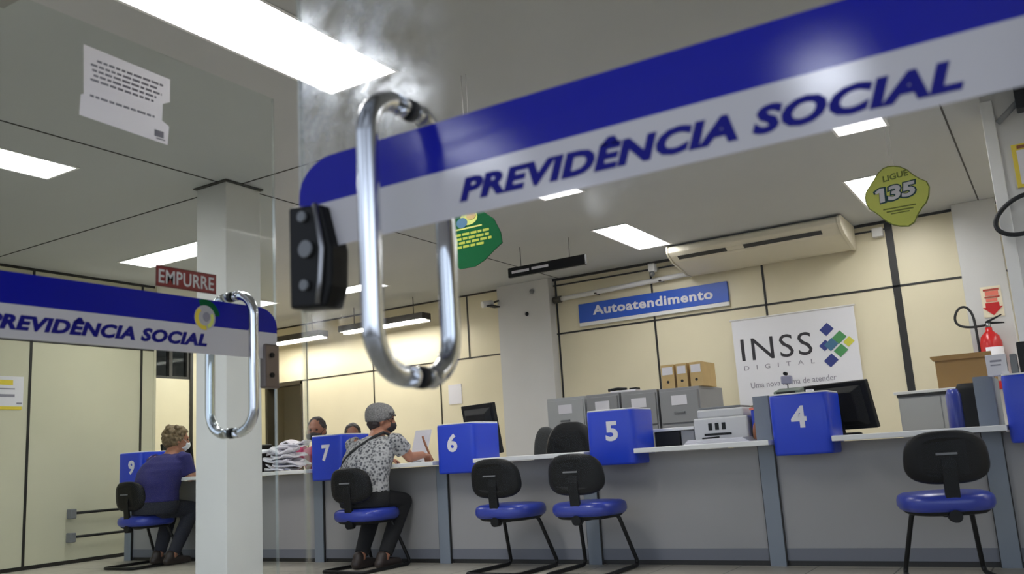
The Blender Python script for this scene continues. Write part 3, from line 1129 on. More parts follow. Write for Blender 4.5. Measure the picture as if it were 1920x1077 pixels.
    if mask:
        mk = MB()
        secs = []
        for x in [-.072 + .144 * i / 12 for i in range(13)]:
            d = .112 - 7.5 * x * x
            secs.append([hp(x, d, -.005 - .25 * abs(x)), hp(x, d + .012, -.03), hp(x, d + .006, -.06), hp(x, d - .03, -.095 + .3 * abs(x)), hp(x, d - .04, -.09 + .3 * abs(x)), hp(x, d - .008, -.05), hp(x, d - .004, -.02)])
        mk.loft(secs)
        mo = part('face_mask', mk, mask, root, local=True)
        for sx in (-1, 1):
            part('ear_loop', MB().tube([hp(.07 * sx, .08, -.02), hp(.082 * sx, .03, .01), hp(.084 * sx, -.02, .015)], .002, 6), mask, mo)
    return root


J_B = dict(elbow=[(-.245, .16, .765), (.245, .18, .775)], hand=[(-.10, .32, .775), (.225, .36, .79)],
           knee=[(-.12, .205, .455), (.145, .205, .455)], ankle=[(-.06, -.06, .07), (.135, -.03, .07)])
seated('person', 'person in grey cap and patterned grey shirt, seated at the counter with back turned', (-4.47, 5.195, 0), 0, M['skin'], M['shirt'], M['trous'], M['shoe'], -.75, -.12, (M['haird'], 'short'), M['maskb'], J_B, cap=M['cap'])
J_A = dict(elbow=[(-.245, .17, .765), (.25, .10, .73)], hand=[(-.12, .32, .775), (.235, .3, .785)],
           knee=[(-.13, .20, .455), (.16, .20, .455)], ankle=[(-.1, .05, .07), (.12, .02, .07)])
seated('person', 'person with curly light hair in a navy top, seated at the far left counter', (-6.86, 5.205, 0), 0, M['skin'], M['navy'], M['jeans'], M['shoe'], -.45, -.15, (M['hairb'], 'curly'), M['maskw'], J_A, sleeve=.85, wide=1.16)
J_C = dict(elbow=[(-.25, .1, .74), (.25, .1, .74)], hand=[(-.1, .3, .785), (.12, .3, .785)],
           knee=[(-.12, .3, .455), (.13, .3, .455)], ankle=[(-.12, .2, .07), (.12, .2, .07)])
seated('person', 'masked person with dark hair in a pink top, behind the blue 7 box', (-5.93, 6.28, 0), PI + .25, M['skind'], M['pink'], M['jeans'], M['shoe'], .2, -.1, (M['haird'], 'long'), M['maskb'], J_C, vox=.009, dz=.01)
seated('person', 'person showing only the top of a dark haired head, behind the patterned shirt', (-6.36, 7.2, 0), PI + .5, M['skind'], M['greysh'], M['jeans'], M['shoe'], .2, -.2, (M['haird'], 'short'), M['maskw'], J_C, vox=.011, dz=-.02)

# crossbody bag worn over the patterned shirt
bg = thing('crossbody_bag', 'small black bag with strap across the patterned shirt', 'bag', (-4.47, 5.195, 0))
st = [(.05, .19, .9), (.085, .14, .955), (.085, .075, .972), (.06, .0, .945), (.01, -.07, .895), (-.06, -.122, .84), (-.135, -.128, .775), (-.19, -.1, .705), (-.222, -.05, .64), (-.228, .0, .6)]
sb = MB().tube(st, .011, 8)
part('strap', sb, M['rubber'], bg, local=True)
pch = part('pouch', MB().box(-.268, -.04, .49, -.222, .13, .61), M['rubber'], bg, .012, local=True)

# ------------------------------------------------------------------ office chairs behind the counter


def office_chair(x, y, rz, w, h, m, label):
    r = thing('office_chair', label, 'chair', (x, y, 0), rz, 'office chairs behind the counter')
    sec = []
    for yy, k in ((-.03, .75), (-.02, .93), (0, 1.0), (.025, .97), (.045, .8)):
        o = []
        for (a, z, _) in superellipse(0, 0, 0, w / 2 * k, .25 * k, 3.0, 32):
            o.append((a * (1 - .18 * max(0, z) / .25), yy + .2 + .6 * a * a * -1, h - .25 + z))
        sec.append(o)
    part('backrest', MB().loft(sec), m, r, local=True)
    part('seat', MB().loft([superellipse(0, 0, z, .23 * k, .23 * k, 3) for z, k in ((.4, .85), (.42, 1), (.46, 1), (.475, .85))]), m, r, local=True)
    part('back_support', MB().box(-.03, .19, .38, .03, .22, h - .3).box(-.03, .05, .37, .03, .22, .4), M['blackp'], r, local=True)
    part('gas_column', MB().tube([(0, 0, .08), (0, 0, .4)], .028), M['blackp'], r, local=True)
    for k in range(5):
        a = 2 * PI * k / 5 + .3
        leg = part('base_arm', MB().tube([(0, 0, .1), (.26 * math.cos(a), .26 * math.sin(a), .075)], [.026, .016], 8), M['blackp'], r, local=True)
        part('caster', MB().tube([(.26 * math.cos(a) - .012 * math.sin(a), .26 * math.sin(a) + .012 * math.cos(a), .03), (.26 * math.cos(a) + .012 * math.sin(a), .26 * math.sin(a) - .012 * math.cos(a), .03)], .03, 12), M['blackp'], leg)


office_chair(-3.53, 6.5, .1, .46, .99, M['blackp'], 'black office chair back rising behind the counter left of the blue 5 box')
office_chair(-4.1, 7.0, -.1, .27, .985, mat('charcoal_fabric', (58, 60, 60), .9), 'smaller charcoal chair back beside the black monitor on the left')
oc = thing('office_chair', 'blue and black office chair seen edge on, in front of the carton at right', 'chair', (-.55, 6.55, 0), .2, 'office chairs behind the counter')
part('backrest', MB().loft([superellipse(0, .0 + .1 * (z - .75), z, .085 * k, .05 * k, 2.6) for z, k in ((.55, .7), (.58, 1), (.8, 1.05), (.98, .95), (1.02, .7))]).move((.03, 0, 0)), M['blackp'], oc, local=True)
part('cushion', MB().loft([superellipse(-.065, .02, z, .05 * k, .09 * k, 2.6) for z, k in ((.56, .7), (.6, 1), (.95, .9), (.99, .6))]), M['seat'], oc, local=True, label='blue upholstery')
part('seat', MB().loft([superellipse(-.2, 0, z, .23 * k, .23 * k, 3) for z, k in ((.4, .85), (.42, 1), (.46, 1), (.475, .85))]), M['seat'], oc, local=True)
part('gas_column', MB().tube([(-.2, 0, .06), (-.2, 0, .4)], .028), M['blackp'], oc, local=True)
part('back_support', MB().box(-.2, -.03, .37, .05, .03, .4).box(.0, -.03, .37, .05, .03, .6), M['blackp'], oc, local=True)
for k in range(5):
    a = 2 * PI * k / 5
    part('base_arm', MB().tube([(-.2, 0, .07), (-.2 + .24 * math.cos(a), .24 * math.sin(a), .016)], [.022, .016], 8), M['blackp'], oc, local=True)

# ------------------------------------------------------------------ monitors


def monitor(x, y, rz, w, zb, zt, label, tilt=.16):
    r = thing('monitor', label, 'monitor', (x, y, .735), rz, 'black monitors on the service desks')
    h = zt - zb
    T = Matrix.Translation((0, 0, (zb + zt) / 2 - .735)) @ Euler((tilt, 0, 0)).to_matrix().to_4x4()
    pb = MB().box(-w / 2, -.012, -h / 2, w / 2, .02, h / 2)
    pb.loft([[(-w * k, -.012 - d, -h * k2), (w * k, -.012 - d, -h * k2), (w * k, -.012 - d, h * k2), (-w * k, -.012 - d, h * k2)] for d, k, k2 in ((0, .42, .42), (.03, .32, .32), (.034, .3, .3))], 0, False)
    so = part('housing', pb.xf(T), M['blackp'], r, .004, local=True)
    part('screen', MB().box(-w / 2 + .015, .02, -h / 2 + .02, w / 2 - .015, .022, h / 2 - .015).xf(T), M['greyp'], so)
    part('stand', MB().prism([(-.05, .004), (.05, .004), (.03, (zb + zt) / 2 - .735), (-.03, (zb + zt) / 2 - .735)], 1, -.05, -.02), M['blackp'], r, .003, local=True)
    part('foot', MB().loft([superellipse(0, -.01, z, .13 * k, .1 * k, 2.4) for z, k in ((0, 1), (.008, 1), (.014, .9))]), M['blackp'], r, local=True)


monitor(-3.87, 5.83, -.33, .40, .765, 1.15, 'black monitor seen from behind, next to the blue 6 box')
monitor(-1.2, 5.82, -.42, .48, .765, 1.06, 'black monitor seen from behind, next to the blue 4 box', .24)
monitor(-7.42, 5.8, .2, .36, .8, 1.07, 'black monitor top showing above the blue 9 box')

# ------------------------------------------------------------------ things on the desks


def desk_box(name, x0, x1, y0, y1, z0, z1, m, label, cat, bevel=.006, group=None):
    return solo(name, MB().box(x0, y0, z0, x1, y1, z1), m, label, cat, group, bevel)


# printer and papers between box 5 and box 4
pr = thing('printer', 'pale grey desk printer with dark slots between the blue 5 and 4 boxes', 'printer', (-1.95, 5.8, .735))
k = .945
part('body', MB().box(-2.09, 5.66, .755, -1.73, 5.95, .90).box(-2.07, 5.69, .90, -1.76, 5.93, .955), M['printer'], pr, .01)
part('lid', MB().box(-2.06, 5.7, .955, -1.78, 5.92, .97), M['greyp'], pr, .004)
sl = MB()
for q in range(3): sl.box(-1.99 + q * .045, 5.657, .82, -1.965 + q * .045, 5.662, .865)
sl.box(-2.02, 5.655, .785, -1.84, 5.662, .80)
part('slot', sl, M['blackp'], pr)
part('foot', MB().box(-2.08, 5.67, .735, -1.74, 5.94, .756), M['greyp'], pr)
desk_box('binder_stack', -1.735 + .02, -1.66, 5.7, 5.95, .735, .93, M['blue'], 'blue box file standing right of the pale printer', 'box file')
bt = MB().lathe([(.0, 0), (.028, 0), (.03, .06), (.022, .1), (.012, .115), (.012, .13), (0, .13)], (-1.66, 5.62, .735), 0, 16)
solo('bottle', bt, M['amber'], 'small amber bottle in front of the blue box file', 'bottle')
p2 = thing('receipt_printer', 'small black printer with white tray right behind the blue 5 box', 'printer', (-2.27, 5.78, .735))
part('body', MB().box(-2.38, 5.68, .735, -2.20, 5.92, .835), M['blackp'], p2, .008)
part('paper_tray', MB().box(-2.41, 5.66, .835, -2.09, 5.93, .855), M['top'], p2, .003)
desk_box('box_file', -2.195, -2.10, 5.69, 5.9, .735, .832, M['cab'], 'grey box beneath the white tray right of the black printer', 'box')
ps = thing('paper_stack', 'low stack of white papers at the front of the desk by the pale printer', 'papers', (-1.9, 5.5, .735))
for q in range(5):
    z = .735 + q * .006
    part('sheet', MB().box(-2.08 + q * .006, 5.42 + q * .003, z, -1.66 - q * .01, 5.63, z + .005), M['paper'], ps)
pn = MB().tube([(-1.98, 5.5, .77), (-1.86, 5.47, .772)], .005, 8)
solo('pen', pn, M['blackp'], 'black pen lying on the white papers', 'pen')
fl = MB().box(-1.66, 5.68, .968 + .0, -1.6, 5.9, .972)
# red-edged folder on the file
desk_box('folder', -1.72, -1.645, 5.69, 5.96, .93, .945, M['pinkish'], 'red edged folder lying on the blue box file', 'folder', 0)

# on box 4
cl = thing('calculator', 'grey green desk device on top of the blue 4 box', 'calculator', (-1.39, 5.44, .993))
part('body', MB().prism([(-.07, 0), (.07, 0), (.07, .045), (-.07, .02)], 0, -1.47, -1.32).move((0, 5.45, .993)), M['greent'], cl, .006)
part('keypad', MB().box(-1.45, 5.376, .998, -1.34, 5.382, 1.01), M['blackp'], cl)
wc = thing('webcam', 'small grey webcam on a thin stalk above the blue 4 box', 'webcam', (-1.425, 5.56, .993))
part('stalk', MB().tube([(-1.425, 5.56, .993), (-1.425, 5.56, 1.07)], .004, 8), M['greyp'], wc)
part('base', MB().lathe([(0, 0), (.025, 0), (.025, .008), (0, .008)], (-1.425, 5.56, .993), 0, 16), M['greyp'], wc)
part('head', MB().box(-1.46, 5.54, 1.065, -1.395, 5.58, 1.115), mat('lilac_grey', (150, 148, 170), .6), wc, .008)
part('lens', MB().tube([(-1.43, 5.54, 1.128), (-1.43, 5.575, 1.128)], .011, 12), M['blackp'], wc)
desk_box('eraser', -1.285, -1.245, 5.4, 5.44, .993, 1.012, M['paper'], 'small white block on the front of the blue 4 box', 'eraser', .003)
# on box right
lb = thing('label_box', 'small white carton with blue print on the right unnumbered blue box', 'carton', (-.285, 5.42, .993))
part('carton', MB().box(-.325, 5.37, .993, -.228, 5.47, 1.105), M['paper'], lb, .003)
part('print', MB().box(-.305, 5.368, 1.065, -.25, 5.37, 1.075).box(-.305, 5.368, 1.045, -.255, 5.37, 1.052), M['ink'], lb)
desk_box('card_reader', -.212, -.178, 5.38, 5.44, .993, 1.10, M['greyp'], 'narrow grey device between the white carton and the black case', 'card reader', .005)
desk_box('equipment_case', -.172, .0, 5.38, 5.55, .993, 1.16, M['blackp'], 'black case on the right unnumbered blue box', 'case', .008)
desk_box('note_pad', -.255, -.22, 5.29, 5.33, .993, 1.008, M['paper'], 'white note pad on the front rim of the right unnumbered blue box', 'note pad', .002)

# heap of papers between the white pillar and box 7
hp_ = MB()
for q in range(16):
    cx, cy = -5.93 + random.uniform(-.12, .1), 5.75 + random.uniform(-.05, .08)
    z0 = .738 + q * .015
    a = random.uniform(-.5, .5)
    w_, l_ = .13 * (1 - q * .022), .1
    P4 = []
    n_ = 5
    top_, bot_ = [], []
    for i in range(n_ + 1):
        for j in range(n_ + 1):
            x = (i / n_ - .5) * 2 * w_; y = (j / n_ - .5) * 2 * l_
            zz = max(.736, z0 + .01 + .045 * noise.noise(Vector((x * 9 + q * .2, y * 9, q * .45))))
            X, Y = cx + x * math.cos(a) - y * math.sin(a), cy + x * math.sin(a) + y * math.cos(a)
            bot_.append((X, Y, zz)); top_.append((X, Y, zz + .013))
    N_ = (n_ + 1) ** 2
    fs = []
    for i in range(n_):
        for j in range(n_):
            a0 = i * (n_ + 1) + j
            fs += [(a0, a0 + 1, a0 + n_ + 2, a0 + n_ + 1), (N_ + a0, N_ + a0 + n_ + 1, N_ + a0 + n_ + 2, N_ + a0 + 1)]
    for i in range(n_):
        fs += [(i, i + 1, N_ + i + 1, N_ + i), (n_ * (n_ + 1) + i, N_ + n_ * (n_ + 1) + i, N_ + n_ * (n_ + 1) + i + 1, n_ * (n_ + 1) + i + 1)]
        fs += [(i * (n_ + 1), N_ + i * (n_ + 1), N_ + (i + 1) * (n_ + 1), (i + 1) * (n_ + 1)), (i * (n_ + 1) + n_, (i + 1) * (n_ + 1) + n_, N_ + (i + 1) * (n_ + 1) + n_, N_ + i * (n_ + 1) + n_)]
    hp_.add(bot_ + top_, fs)
solo('paper_heap', hp_, M['paper'], 'heap of crumpled white papers on the desk left of the blue 7 box', 'papers', kind='stuff')
desk_box('telephone', -6.14, -5.98, 5.42, 5.58, .735, .80, M['blackp'], 'low black telephone beside the heap of white papers', 'telephone', .012)
desk_box('bag_case', -6.3, -6.16, 5.7, 5.86, .735, .98, M['blackp'], 'upright black case at the left of the heap of white papers', 'case', .02)
# beside the man: card stand and cable stalk
cs = thing('document_holder', 'white document holder on the desk right of the patterned shirt', 'document holder', (-4.42, 5.78, .735))
part('board', MB().prism([(5.74, .735), (5.76, .735), (5.86, .99), (5.84, .99)], 0, -4.52, -4.37), M['paper'], cs)
part('foot', MB().box(-4.5, 5.74, .735, -4.4, 5.87, .742), M['greyp'], cs)
solo('cable', MB().tube([Vector((-4.36, 5.72, .935)) + Vector((.02 * math.sin(t * 3) + .1 * t * t, -.02 * t, -.19 * t)) for t in [q / 10 for q in range(11)]], .009, 8), M['amber'], 'bent brown cable on the desk left of the blue 6 box', 'cable')

# ------------------------------------------------------------------ filing cabinets and archive boxes behind


def cabinet(x0, x1, y0, y1, h, m, label, nd=4):
    r = thing('filing_cabinet', label, 'filing cabinet', ((x0 + x1) / 2, (y0 + y1) / 2, 0), group='grey steel filing cabinets')
    part('carcass', MB().box(x0, y0 + .02, 0, x1, y1, h), m, r, .004)
    dh = (h - .06) / nd
    for q in range(nd):
        z = .04 + q * dh
        d = part('drawer', MB().box(x0 + .012, y0, z + .008, x1 - .012, y0 + .02, z + dh - .008), m, r, .003)
        part('handle', MB().box((x0 + x1) / 2 - .05, y0 - .018, z + dh * .30, (x0 + x1) / 2 + .05, y0, z + dh * .30 + .016), M['greyp'], d, .003)
        part('card', MB().box((x0 + x1) / 2 - .07, y0 - .004, z + dh * .55, (x0 + x1) / 2 + .075, y0, z + dh * .55 + .085), M['paper'], d)


YF = 7.6
cabinet(-4.28, -3.87, YF, 8.2, 1.262, M['cabl'], 'light grey filing cabinet at the left end of the row, beside the grey pillar')
cabinet(-3.85, -3.51, YF, 8.2, 1.262, M['cab'], 'filing cabinet second from the left, mostly behind the blue 5 box')
cabinet(-3.49, -3.13, YF, 8.2, 1.258, M['cab'], 'filing cabinet third from the left, behind the right edge of the blue 5 box')
cabinet(-3.11, -2.73, YF, 8.25, 1.25, M['cab'], 'filing cabinet at the right end of the row, under the archive boxes')
cabinet(-2.7, -2.3, 8.3, 8.8, .98, M['cabl'], 'low grey cabinet behind the pale printer', 3)
ab = [(-3.09, -2.965, 'archive box with big white label, leftmost of the three on the filing cabinet'), (-2.945, -2.84, 'archive box in the middle of the three on the filing cabinet'), (-2.815, -2.70, 'archive box at the right of the three on the filing cabinet')]
for x0, x1, lab in ab:
    r = thing('archive_box', lab, 'archive box', ((x0 + x1) / 2, 7.8, 1.25), group='kraft archive boxes on the filing cabinet')
    part('box', MB().box(x0, 7.66, 1.25, x1, 8.02, 1.468), M['kraft'], r, .003)
    part('label', MB().box(x0 + .012, 7.657, 1.375, x1 - .012, 7.66, 1.445), M['paper'], r)
    part('finger_hole', MB().tube([((x0 + x1) / 2, 7.657, 1.31), ((x0 + x1) / 2, 7.66, 1.31)], .013, 14), M['joint'], r)
ph = thing('telephone', 'black and white telephone on the filing cabinets left of the archive boxes', 'telephone', (-3.52, 7.75, 1.262))
part('body', MB().box(-3.62, 7.67, 1.262, -3.36, 7.83, 1.28), M['paper'], ph, .004)
part('handset', MB().tube([(-3.64, 7.68, 1.29), (-3.55, 7.69, 1.298), (-3.46, 7.7, 1.288)], .014, 8), M['blackp'], ph)
part('keypad', MB().box(-3.43, 7.69, 1.28, -3.36, 7.78, 1.296), M['blackp'], ph)

r = thing('low_cabinet', 'pale grey low cabinet with dark rimmed top under the brown carton', 'cabinet', (-.8, 7.9, 0))
part('carcass', MB().box(-1.11, 7.62, 0, -.5, 8.2, 1.0), M['cabl'], r)
part('rim', MB().box(-1.115, 7.605, 1.0, -.495, 8.2, 1.022), M['joint'], r)
part('top', MB().box(-1.135, 7.59, 1.022, -.48, 8.22, 1.045), M['top'], r, .003)
part('door', MB().box(-1.10, 7.612, .03, -.81, 7.62, .99), M['cabl'], r)
part('door', MB().box(-.80, 7.612, .03, -.51, 7.62, .99), M['cabl'], r)
r = thing('carton', 'open brown cardboard carton on the low cabinet at right', 'carton', (-.68, 7.9, 1.045))
part('box', MB().box(-.82, 7.72, 1.045, -.42, 8.08, 1.27), M['kraft2'], r)
part('flap', MB().prism([(-.83, 1.262), (-.85, 1.30), (-.42, 1.30), (-.42, 1.262)], 1, 7.70, 7.72), M['kraft2'], r)
part('flap', MB().box(-.85, 7.72, 1.285, -.83, 8.08, 1.30), M['kraft2'], r)

# ------------------------------------------------------------------ on the back wall
# blue Autoatendimento sign
r = thing('wall_sign', 'long blue Autoatendimento sign with white lower edge', 'sign', (-3.77, 9.2, 2.17))
part('board', MB().box(-4.66, 9.2, 2.215, -2.87, 9.236, 2.435), M['signb'], r, .003)
part('lower_edge', MB().box(-4.66, 9.2, 2.172, -2.87, 9.236, 2.214), M['white'], r, .002)
part('lettering', text(MB(), 'Autoatendimento', (-4.475, 9.199, 2.287), (1, 0, -.013), (0, 0, 1), 1.44, .108, 0, .03, 1.08, lift=.004), M['paper'], r)

# banner
r = thing('banner', 'white INSS banner with coloured squares on the back wall', 'banner', (-2.25, 9.2, 1.1))
part('sheet', MB().box(-2.87, 9.205, 1.1, -1.63, 9.212, 2.0), M['banner'], r)
part('rod', MB().tube([(-2.885, 9.205, 2.0), (-1.615, 9.205, 2.0)], .009, 10), M['white'], r)
yb = 9.204
part('lettering', text(MB(), 'INSS', (-2.795, yb, 1.565), (1, 0, -.008), (0, 0, 1), .725, .228, 0, .0, 1.12), M['darkink'], r, label='black letters INSS')
part('lettering', text(MB(), 'DIGITAL', (-2.785, yb, 1.465), (1, 0, .004), (0, 0, 1), .72, .045, 0, .0, 2.6), M['ink'], r, label='widely spaced small letters DIGITAL')
part('lettering', text(MB(), 'Uma nova forma de atender', (-2.735, yb, 1.275), (1, 0, .01), (0, 0, 1), .86, .058, 0, .0), M['ink'], r, label='small line of grey letters')
for x, z, m, s_ in ((-1.912, 1.79, 'logob', .07), (-1.80, 1.698, 'logog', .07), (-1.715, 1.645, 'logoy', .055), (-1.885, 1.635, 'logot', .07), (-1.80, 1.566, 'logog', .07), (-1.905, 1.478, 'logob', .072), (-1.945, 1.632, 'logob', .06)):
    yy = yb if m != 'logot' else yb - .002
    part('logo_square', MB().prism([(x - s_, z), (x - s_ * .15, z - s_ * .95), (x + s_, z), (x + s_ * .15, z + s_ * .95)], 1, yy - .002, yy), M[m], r)

# air conditioner under the ceiling
r = thing('air_conditioner', 'long cream air conditioner under the ceiling on the back wall', 'air conditioner', (-2.39, 8.9, 2.5))
prof = [(9.21, 2.775), (8.60, 2.775), (8.56, 2.755), (8.555, 2.70), (8.60, 2.665), (8.70, 2.62), (9.10, 2.545), (9.21, 2.545)]
part('casing', MB().prism(prof, 0, -3.25, -1.56), M['ac'], r, .008)
for x0, x1 in ((-3.27, -3.25), (-1.56, -1.525)):
    part('end_cap', MB().prism([(y - .01 if y < 9 else y, z + (.008 if z > 2.7 else -.008)) for y, z in prof], 0, x0, x1), M['ac'], r, .006)
for x0, x1 in ((-3.17, -2.66), (-2.48, -1.72)):
    part('air_slot', MB().prism([(8.596, 2.662), (8.61, 2.667), (8.66, 2.643), (8.65, 2.634)], 0, x0, x1), M['joint'], r)
part('vane', MB().prism([(8.66, 2.632), (8.675, 2.636), (8.70, 2.622), (8.69, 2.616)], 0, -2.66, -2.48), M['ac'], r)
b = MB().tube([(-4.93, 9.17, 2.525), (-3.28, 9.17, 2.575)], .028, 12)
pi_ = thing('pipe', 'white horizontal pipe above the blue hanging sign', 'pipe', (-4.1, 9.17, 2.5))
part('tube', b, M['white'], pi_)
part('end_fitting', MB().tube([(-4.96, 9.17, 2.523), (-4.86, 9.17, 2.526)], .04, 12), M['jointb'], pi_)
for x in (-4.4, -3.6):
    part('clip', MB().box(x - .015, 9.14, 2.50 + (x + 4.93) * .03, x + .015, 9.236, 2.515 + (x + 4.93) * .03), M['jointb'], pi_)
r = thing('motion_sensor', 'small white motion sensor under the ceiling left of the air conditioner', 'sensor', (-3.57, 9.0, 2.58))
part('body', MB().box(-3.68, 9.02, 2.64, -3.60, 9.1, 2.73), M['white'], r, .01)
part('lens', MB().ell((-3.64, 9.04, 2.615), (.03, .03, .03)), M['greyp'], r)
part('bracket', MB().tube([(-3.64, 9.08, 2.7), (-3.64, 9.24, 2.7)], .012, 8), M['white'], r)
r = thing('security_camera', 'small security camera on the left edge of the grey pillar', 'camera', (-5.76, 8.98, 2.55))
part('body', MB().tube([(-5.8, 8.9, 2.56), (-5.73, 9.02, 2.585)], .04, 14), M['white'], r)
part('bracket', MB().tube([(-5.73, 9.02, 2.585), (-5.69, 9.1, 2.62)], .012, 8), M['blackp'], r)
part('sun_shield', MB().box(-5.74, 8.9, 2.53, -5.66, 9.08, 2.545), M['blackp'], r)
solo('pillar_fitting', MB().ell((-5.3, 9.1, 2.40), (.025, .015, .025)), M['blackp'], 'small black dot like fitting on the grey pillar', 'fitting')
solo('spotlight', MB().ell((-5.21, 9.09, 2.66), (.03, .02, .03)), M['greyp'], 'small grey fitting near the top of the grey pillar', 'fitting')
solo('junction_box', MB().box(-1.36, 9.16, 2.63, -1.26, 9.236, 2.72), M['white'], 'small white junction box beside the dark wall post under the ceiling', 'junction box', bevel=.006)

# dark hanging sign under the ceiling
r = thing('ceiling_sign', 'narrow black sign with white lettering hanging above the grey pillar', 'sign', (-4.1, 7.5, 2.49))
part('board', MB().box(-4.545, 7.48, 2.495, -3.68, 7.52, 2.592), M['blackp'], r, .003)
part('lettering', MB().box(-4.50, 7.477, 2.53, -4.30, 7.48, 2.555).box(-4.27, 7.477, 2.535, -4.08, 7.48, 2.56), M['paper'], r)
for x in (-4.4, -3.85):
    part('hanger', MB().tube([(x, 7.5, 2.59), (x, 7.5, ZC)], .004, 6), M['greyp'], r)

# fire extinguisher and its sign on the white pillar
r = thing('extinguisher_sign', 'red arrow fire extinguisher sign on the white pillar', 'sign', (-.42, 9.06, 1.7))
part('plate', MB().box(-.50, 9.052, 1.70, -.335, 9.06, 1.98), mat('pale_yellow', (235, 226, 200), .6), r)
ar = MB().prism([(-.475, 1.83), (-.365, 1.83), (-.365, 1.79), (-.34, 1.79), (-.42, 1.715), (-.50, 1.79), (-.475, 1.79)], 1, 9.046, 9.052)
part('arrow', ar, M['redpaint'], r)
part('stripe', MB().box(-.478, 9.047, 1.94, -.352, 9.052, 1.956).box(-.474, 9.047, 1.875, -.352, 9.052, 1.889), mat('brick_red', (170, 60, 40), .6), r)
part('picture', MB().box(-.465, 9.048, 1.895, -.36, 9.052, 1.935).box(-.465, 9.048, 1.84, -.375, 9.051, 1.868), M['pinkish'], r)
r = thing('fire_extinguisher', 'red fire extinguisher with black hose on the white pillar', 'fire extinguisher', (-.47, 8.95, 1.1))
ex = (-.475, 8.95)
part('cylinder', MB().lathe([(0, 1.05), (.085, 1.05), (.09, 1.08), (.09, 1.46), (.075, 1.52), (.04, 1.56), (.028, 1.57), (.028, 1.6), (0, 1.6)], (ex[0], ex[1], 0), 0, 28), M['redpaint'], r)
part('label', MB().loft([[(ex[0] + rr * math.cos(a), ex[1] + rr * math.sin(a), z) for a in [-PI * .66 + PI * .72 * q / 14 for q in range(15)]] + [(ex[0] + (rr - .003) * math.cos(a), ex[1] + (rr - .003) * math.sin(a), z) for a in [PI * .06 - PI * .72 * q / 14 for q in range(15)]] for z, rr in ((1.12, .092), (1.42, .092))]), M['paper'], r)
part('valve', MB().tube([(ex[0], ex[1], 1.59), (ex[0], ex[1], 1.64)], .022, 12), M['steel'], r)
part('lever', MB().prism([(ex[0] - .02, 1.63), (ex[0] + .13, 1.625), (ex[0] + .13, 1.635), (ex[0] + .02, 1.65), (ex[0] + .12, 1.70), (ex[0] + .11, 1.705), (ex[0] - .02, 1.655)], 1, ex[1] - .012, ex[1] + .012), M['blackp'], r)
hs = [(ex[0] - .02, ex[1], 1.625), (ex[0] - .15, ex[1] - .01, 1.615), (ex[0] - .245, ex[1] - .01, 1.65), (ex[0] - .26, ex[1] - .01, 1.72), (ex[0] - .22, ex[1] - .01, 1.80), (ex[0] - .16, ex[1] - .01, 1.815), (ex[0] - .115, ex[1] - .01, 1.76), (ex[0] - .098, ex[1] - .01, 1.66), (ex[0] - .098, ex[1] - .01, 1.2)]
for _ in range(2):
    hs = [hs[0]] + [tuple(a_ * .75 + b_ * .25 for a_, b_ in zip(p_, q_)) if w_ == 0 else tuple(a_ * .25 + b_ * .75 for a_, b_ in zip(p_, q_)) for p_, q_ in zip(hs, hs[1:]) for w_ in (0, 1)] + [hs[-1]]
part('hose', MB().tube(hs, .011, 10), M['rubber'], r)
part('bracket', MB().box(ex[0] - .03, ex[1] + .08, 1.3, ex[0] + .03, 9.06, 1.34), M['steel'], r)

# right edge pillar: poster, black device, cable loop
r = thing('poster', 'yellow bordered poster on the pillar at the right edge', 'poster', (.06, 6.16, 2.17))
part('sheet', MB().box(-.045, 6.163, 2.16, .18, 6.17, 2.435), M['yellow'], r)
part('print', MB().box(-.02, 6.161, 2.18, .16, 6.163, 2.395), M['paper'], r)
part('heading', MB().box(-.015, 6.161, 2.405, .14, 6.163, 2.425), M['amber'], r)
r = thing('wall_device', 'black box shaped device on an arm at the top of the right edge pillar', 'device', (.08, 6.1, 2.6))
part('housing', MB().box(.02, 6.0, 2.61, .2, 6.12, 2.775), M['blackp'], r, .008)
part('arm', MB().tube([(-.09, 6.16, 2.595), (.05, 6.08, 2.69)], .018, 10), M['greyp'], r)
pts = []
for q in range(40):
    a = 2 * PI * q / 40
    pts.append((-.03 + .165 * math.cos(a), 6.12 + .012 * math.sin(3 * a), 1.985 + .112 * math.sin(a) + .04 * math.cos(a)))
r = thing('cable_loop', 'thick black cable loop hanging on the right edge pillar', 'cable', (-.03, 6.12, 1.9))
part('loop', MB().tube(pts, .014, 10, closed=True), M['blackp'], r)
part('hook', MB().tube([(-.0, 6.17, 2.1), (.0, 6.11, 2.095)], .008, 8), M['steel'], r)

# hanging shield-shaped signs


def outline_scale(ol, k):
    cx = sum(p[0] for p in ol) / len(ol); cz = sum(p[1] for p in ol) / len(ol)
    return [(cx + (p[0] - cx) * k, cz + (p[1] - cz) * k) for p in ol]


def smooth_ol(ol, n=2):
    for _ in range(n):
        q = []
        for i in range(len(ol)):
            a, b_ = ol[i], ol[(i + 1) % len(ol)]
            q += [(a[0] * .75 + b_[0] * .25, a[1] * .75 + b_[1] * .25), (a[0] * .25 + b_[0] * .75, a[1] * .25 + b_[1] * .75)]
        ol = q
    return ol




def one(mb, x, z, w, h, y):     # figure 1 with a flag
    return mb.prism([(x + w * .42, z), (x + w, z + .003), (x + w * 1.08, z + h), (x + w * .55, z + h), (x, z + h * .82), (x + w * .06, z + h * .62), (x + w * .46, z + h * .74)], 1, y - .001, y)


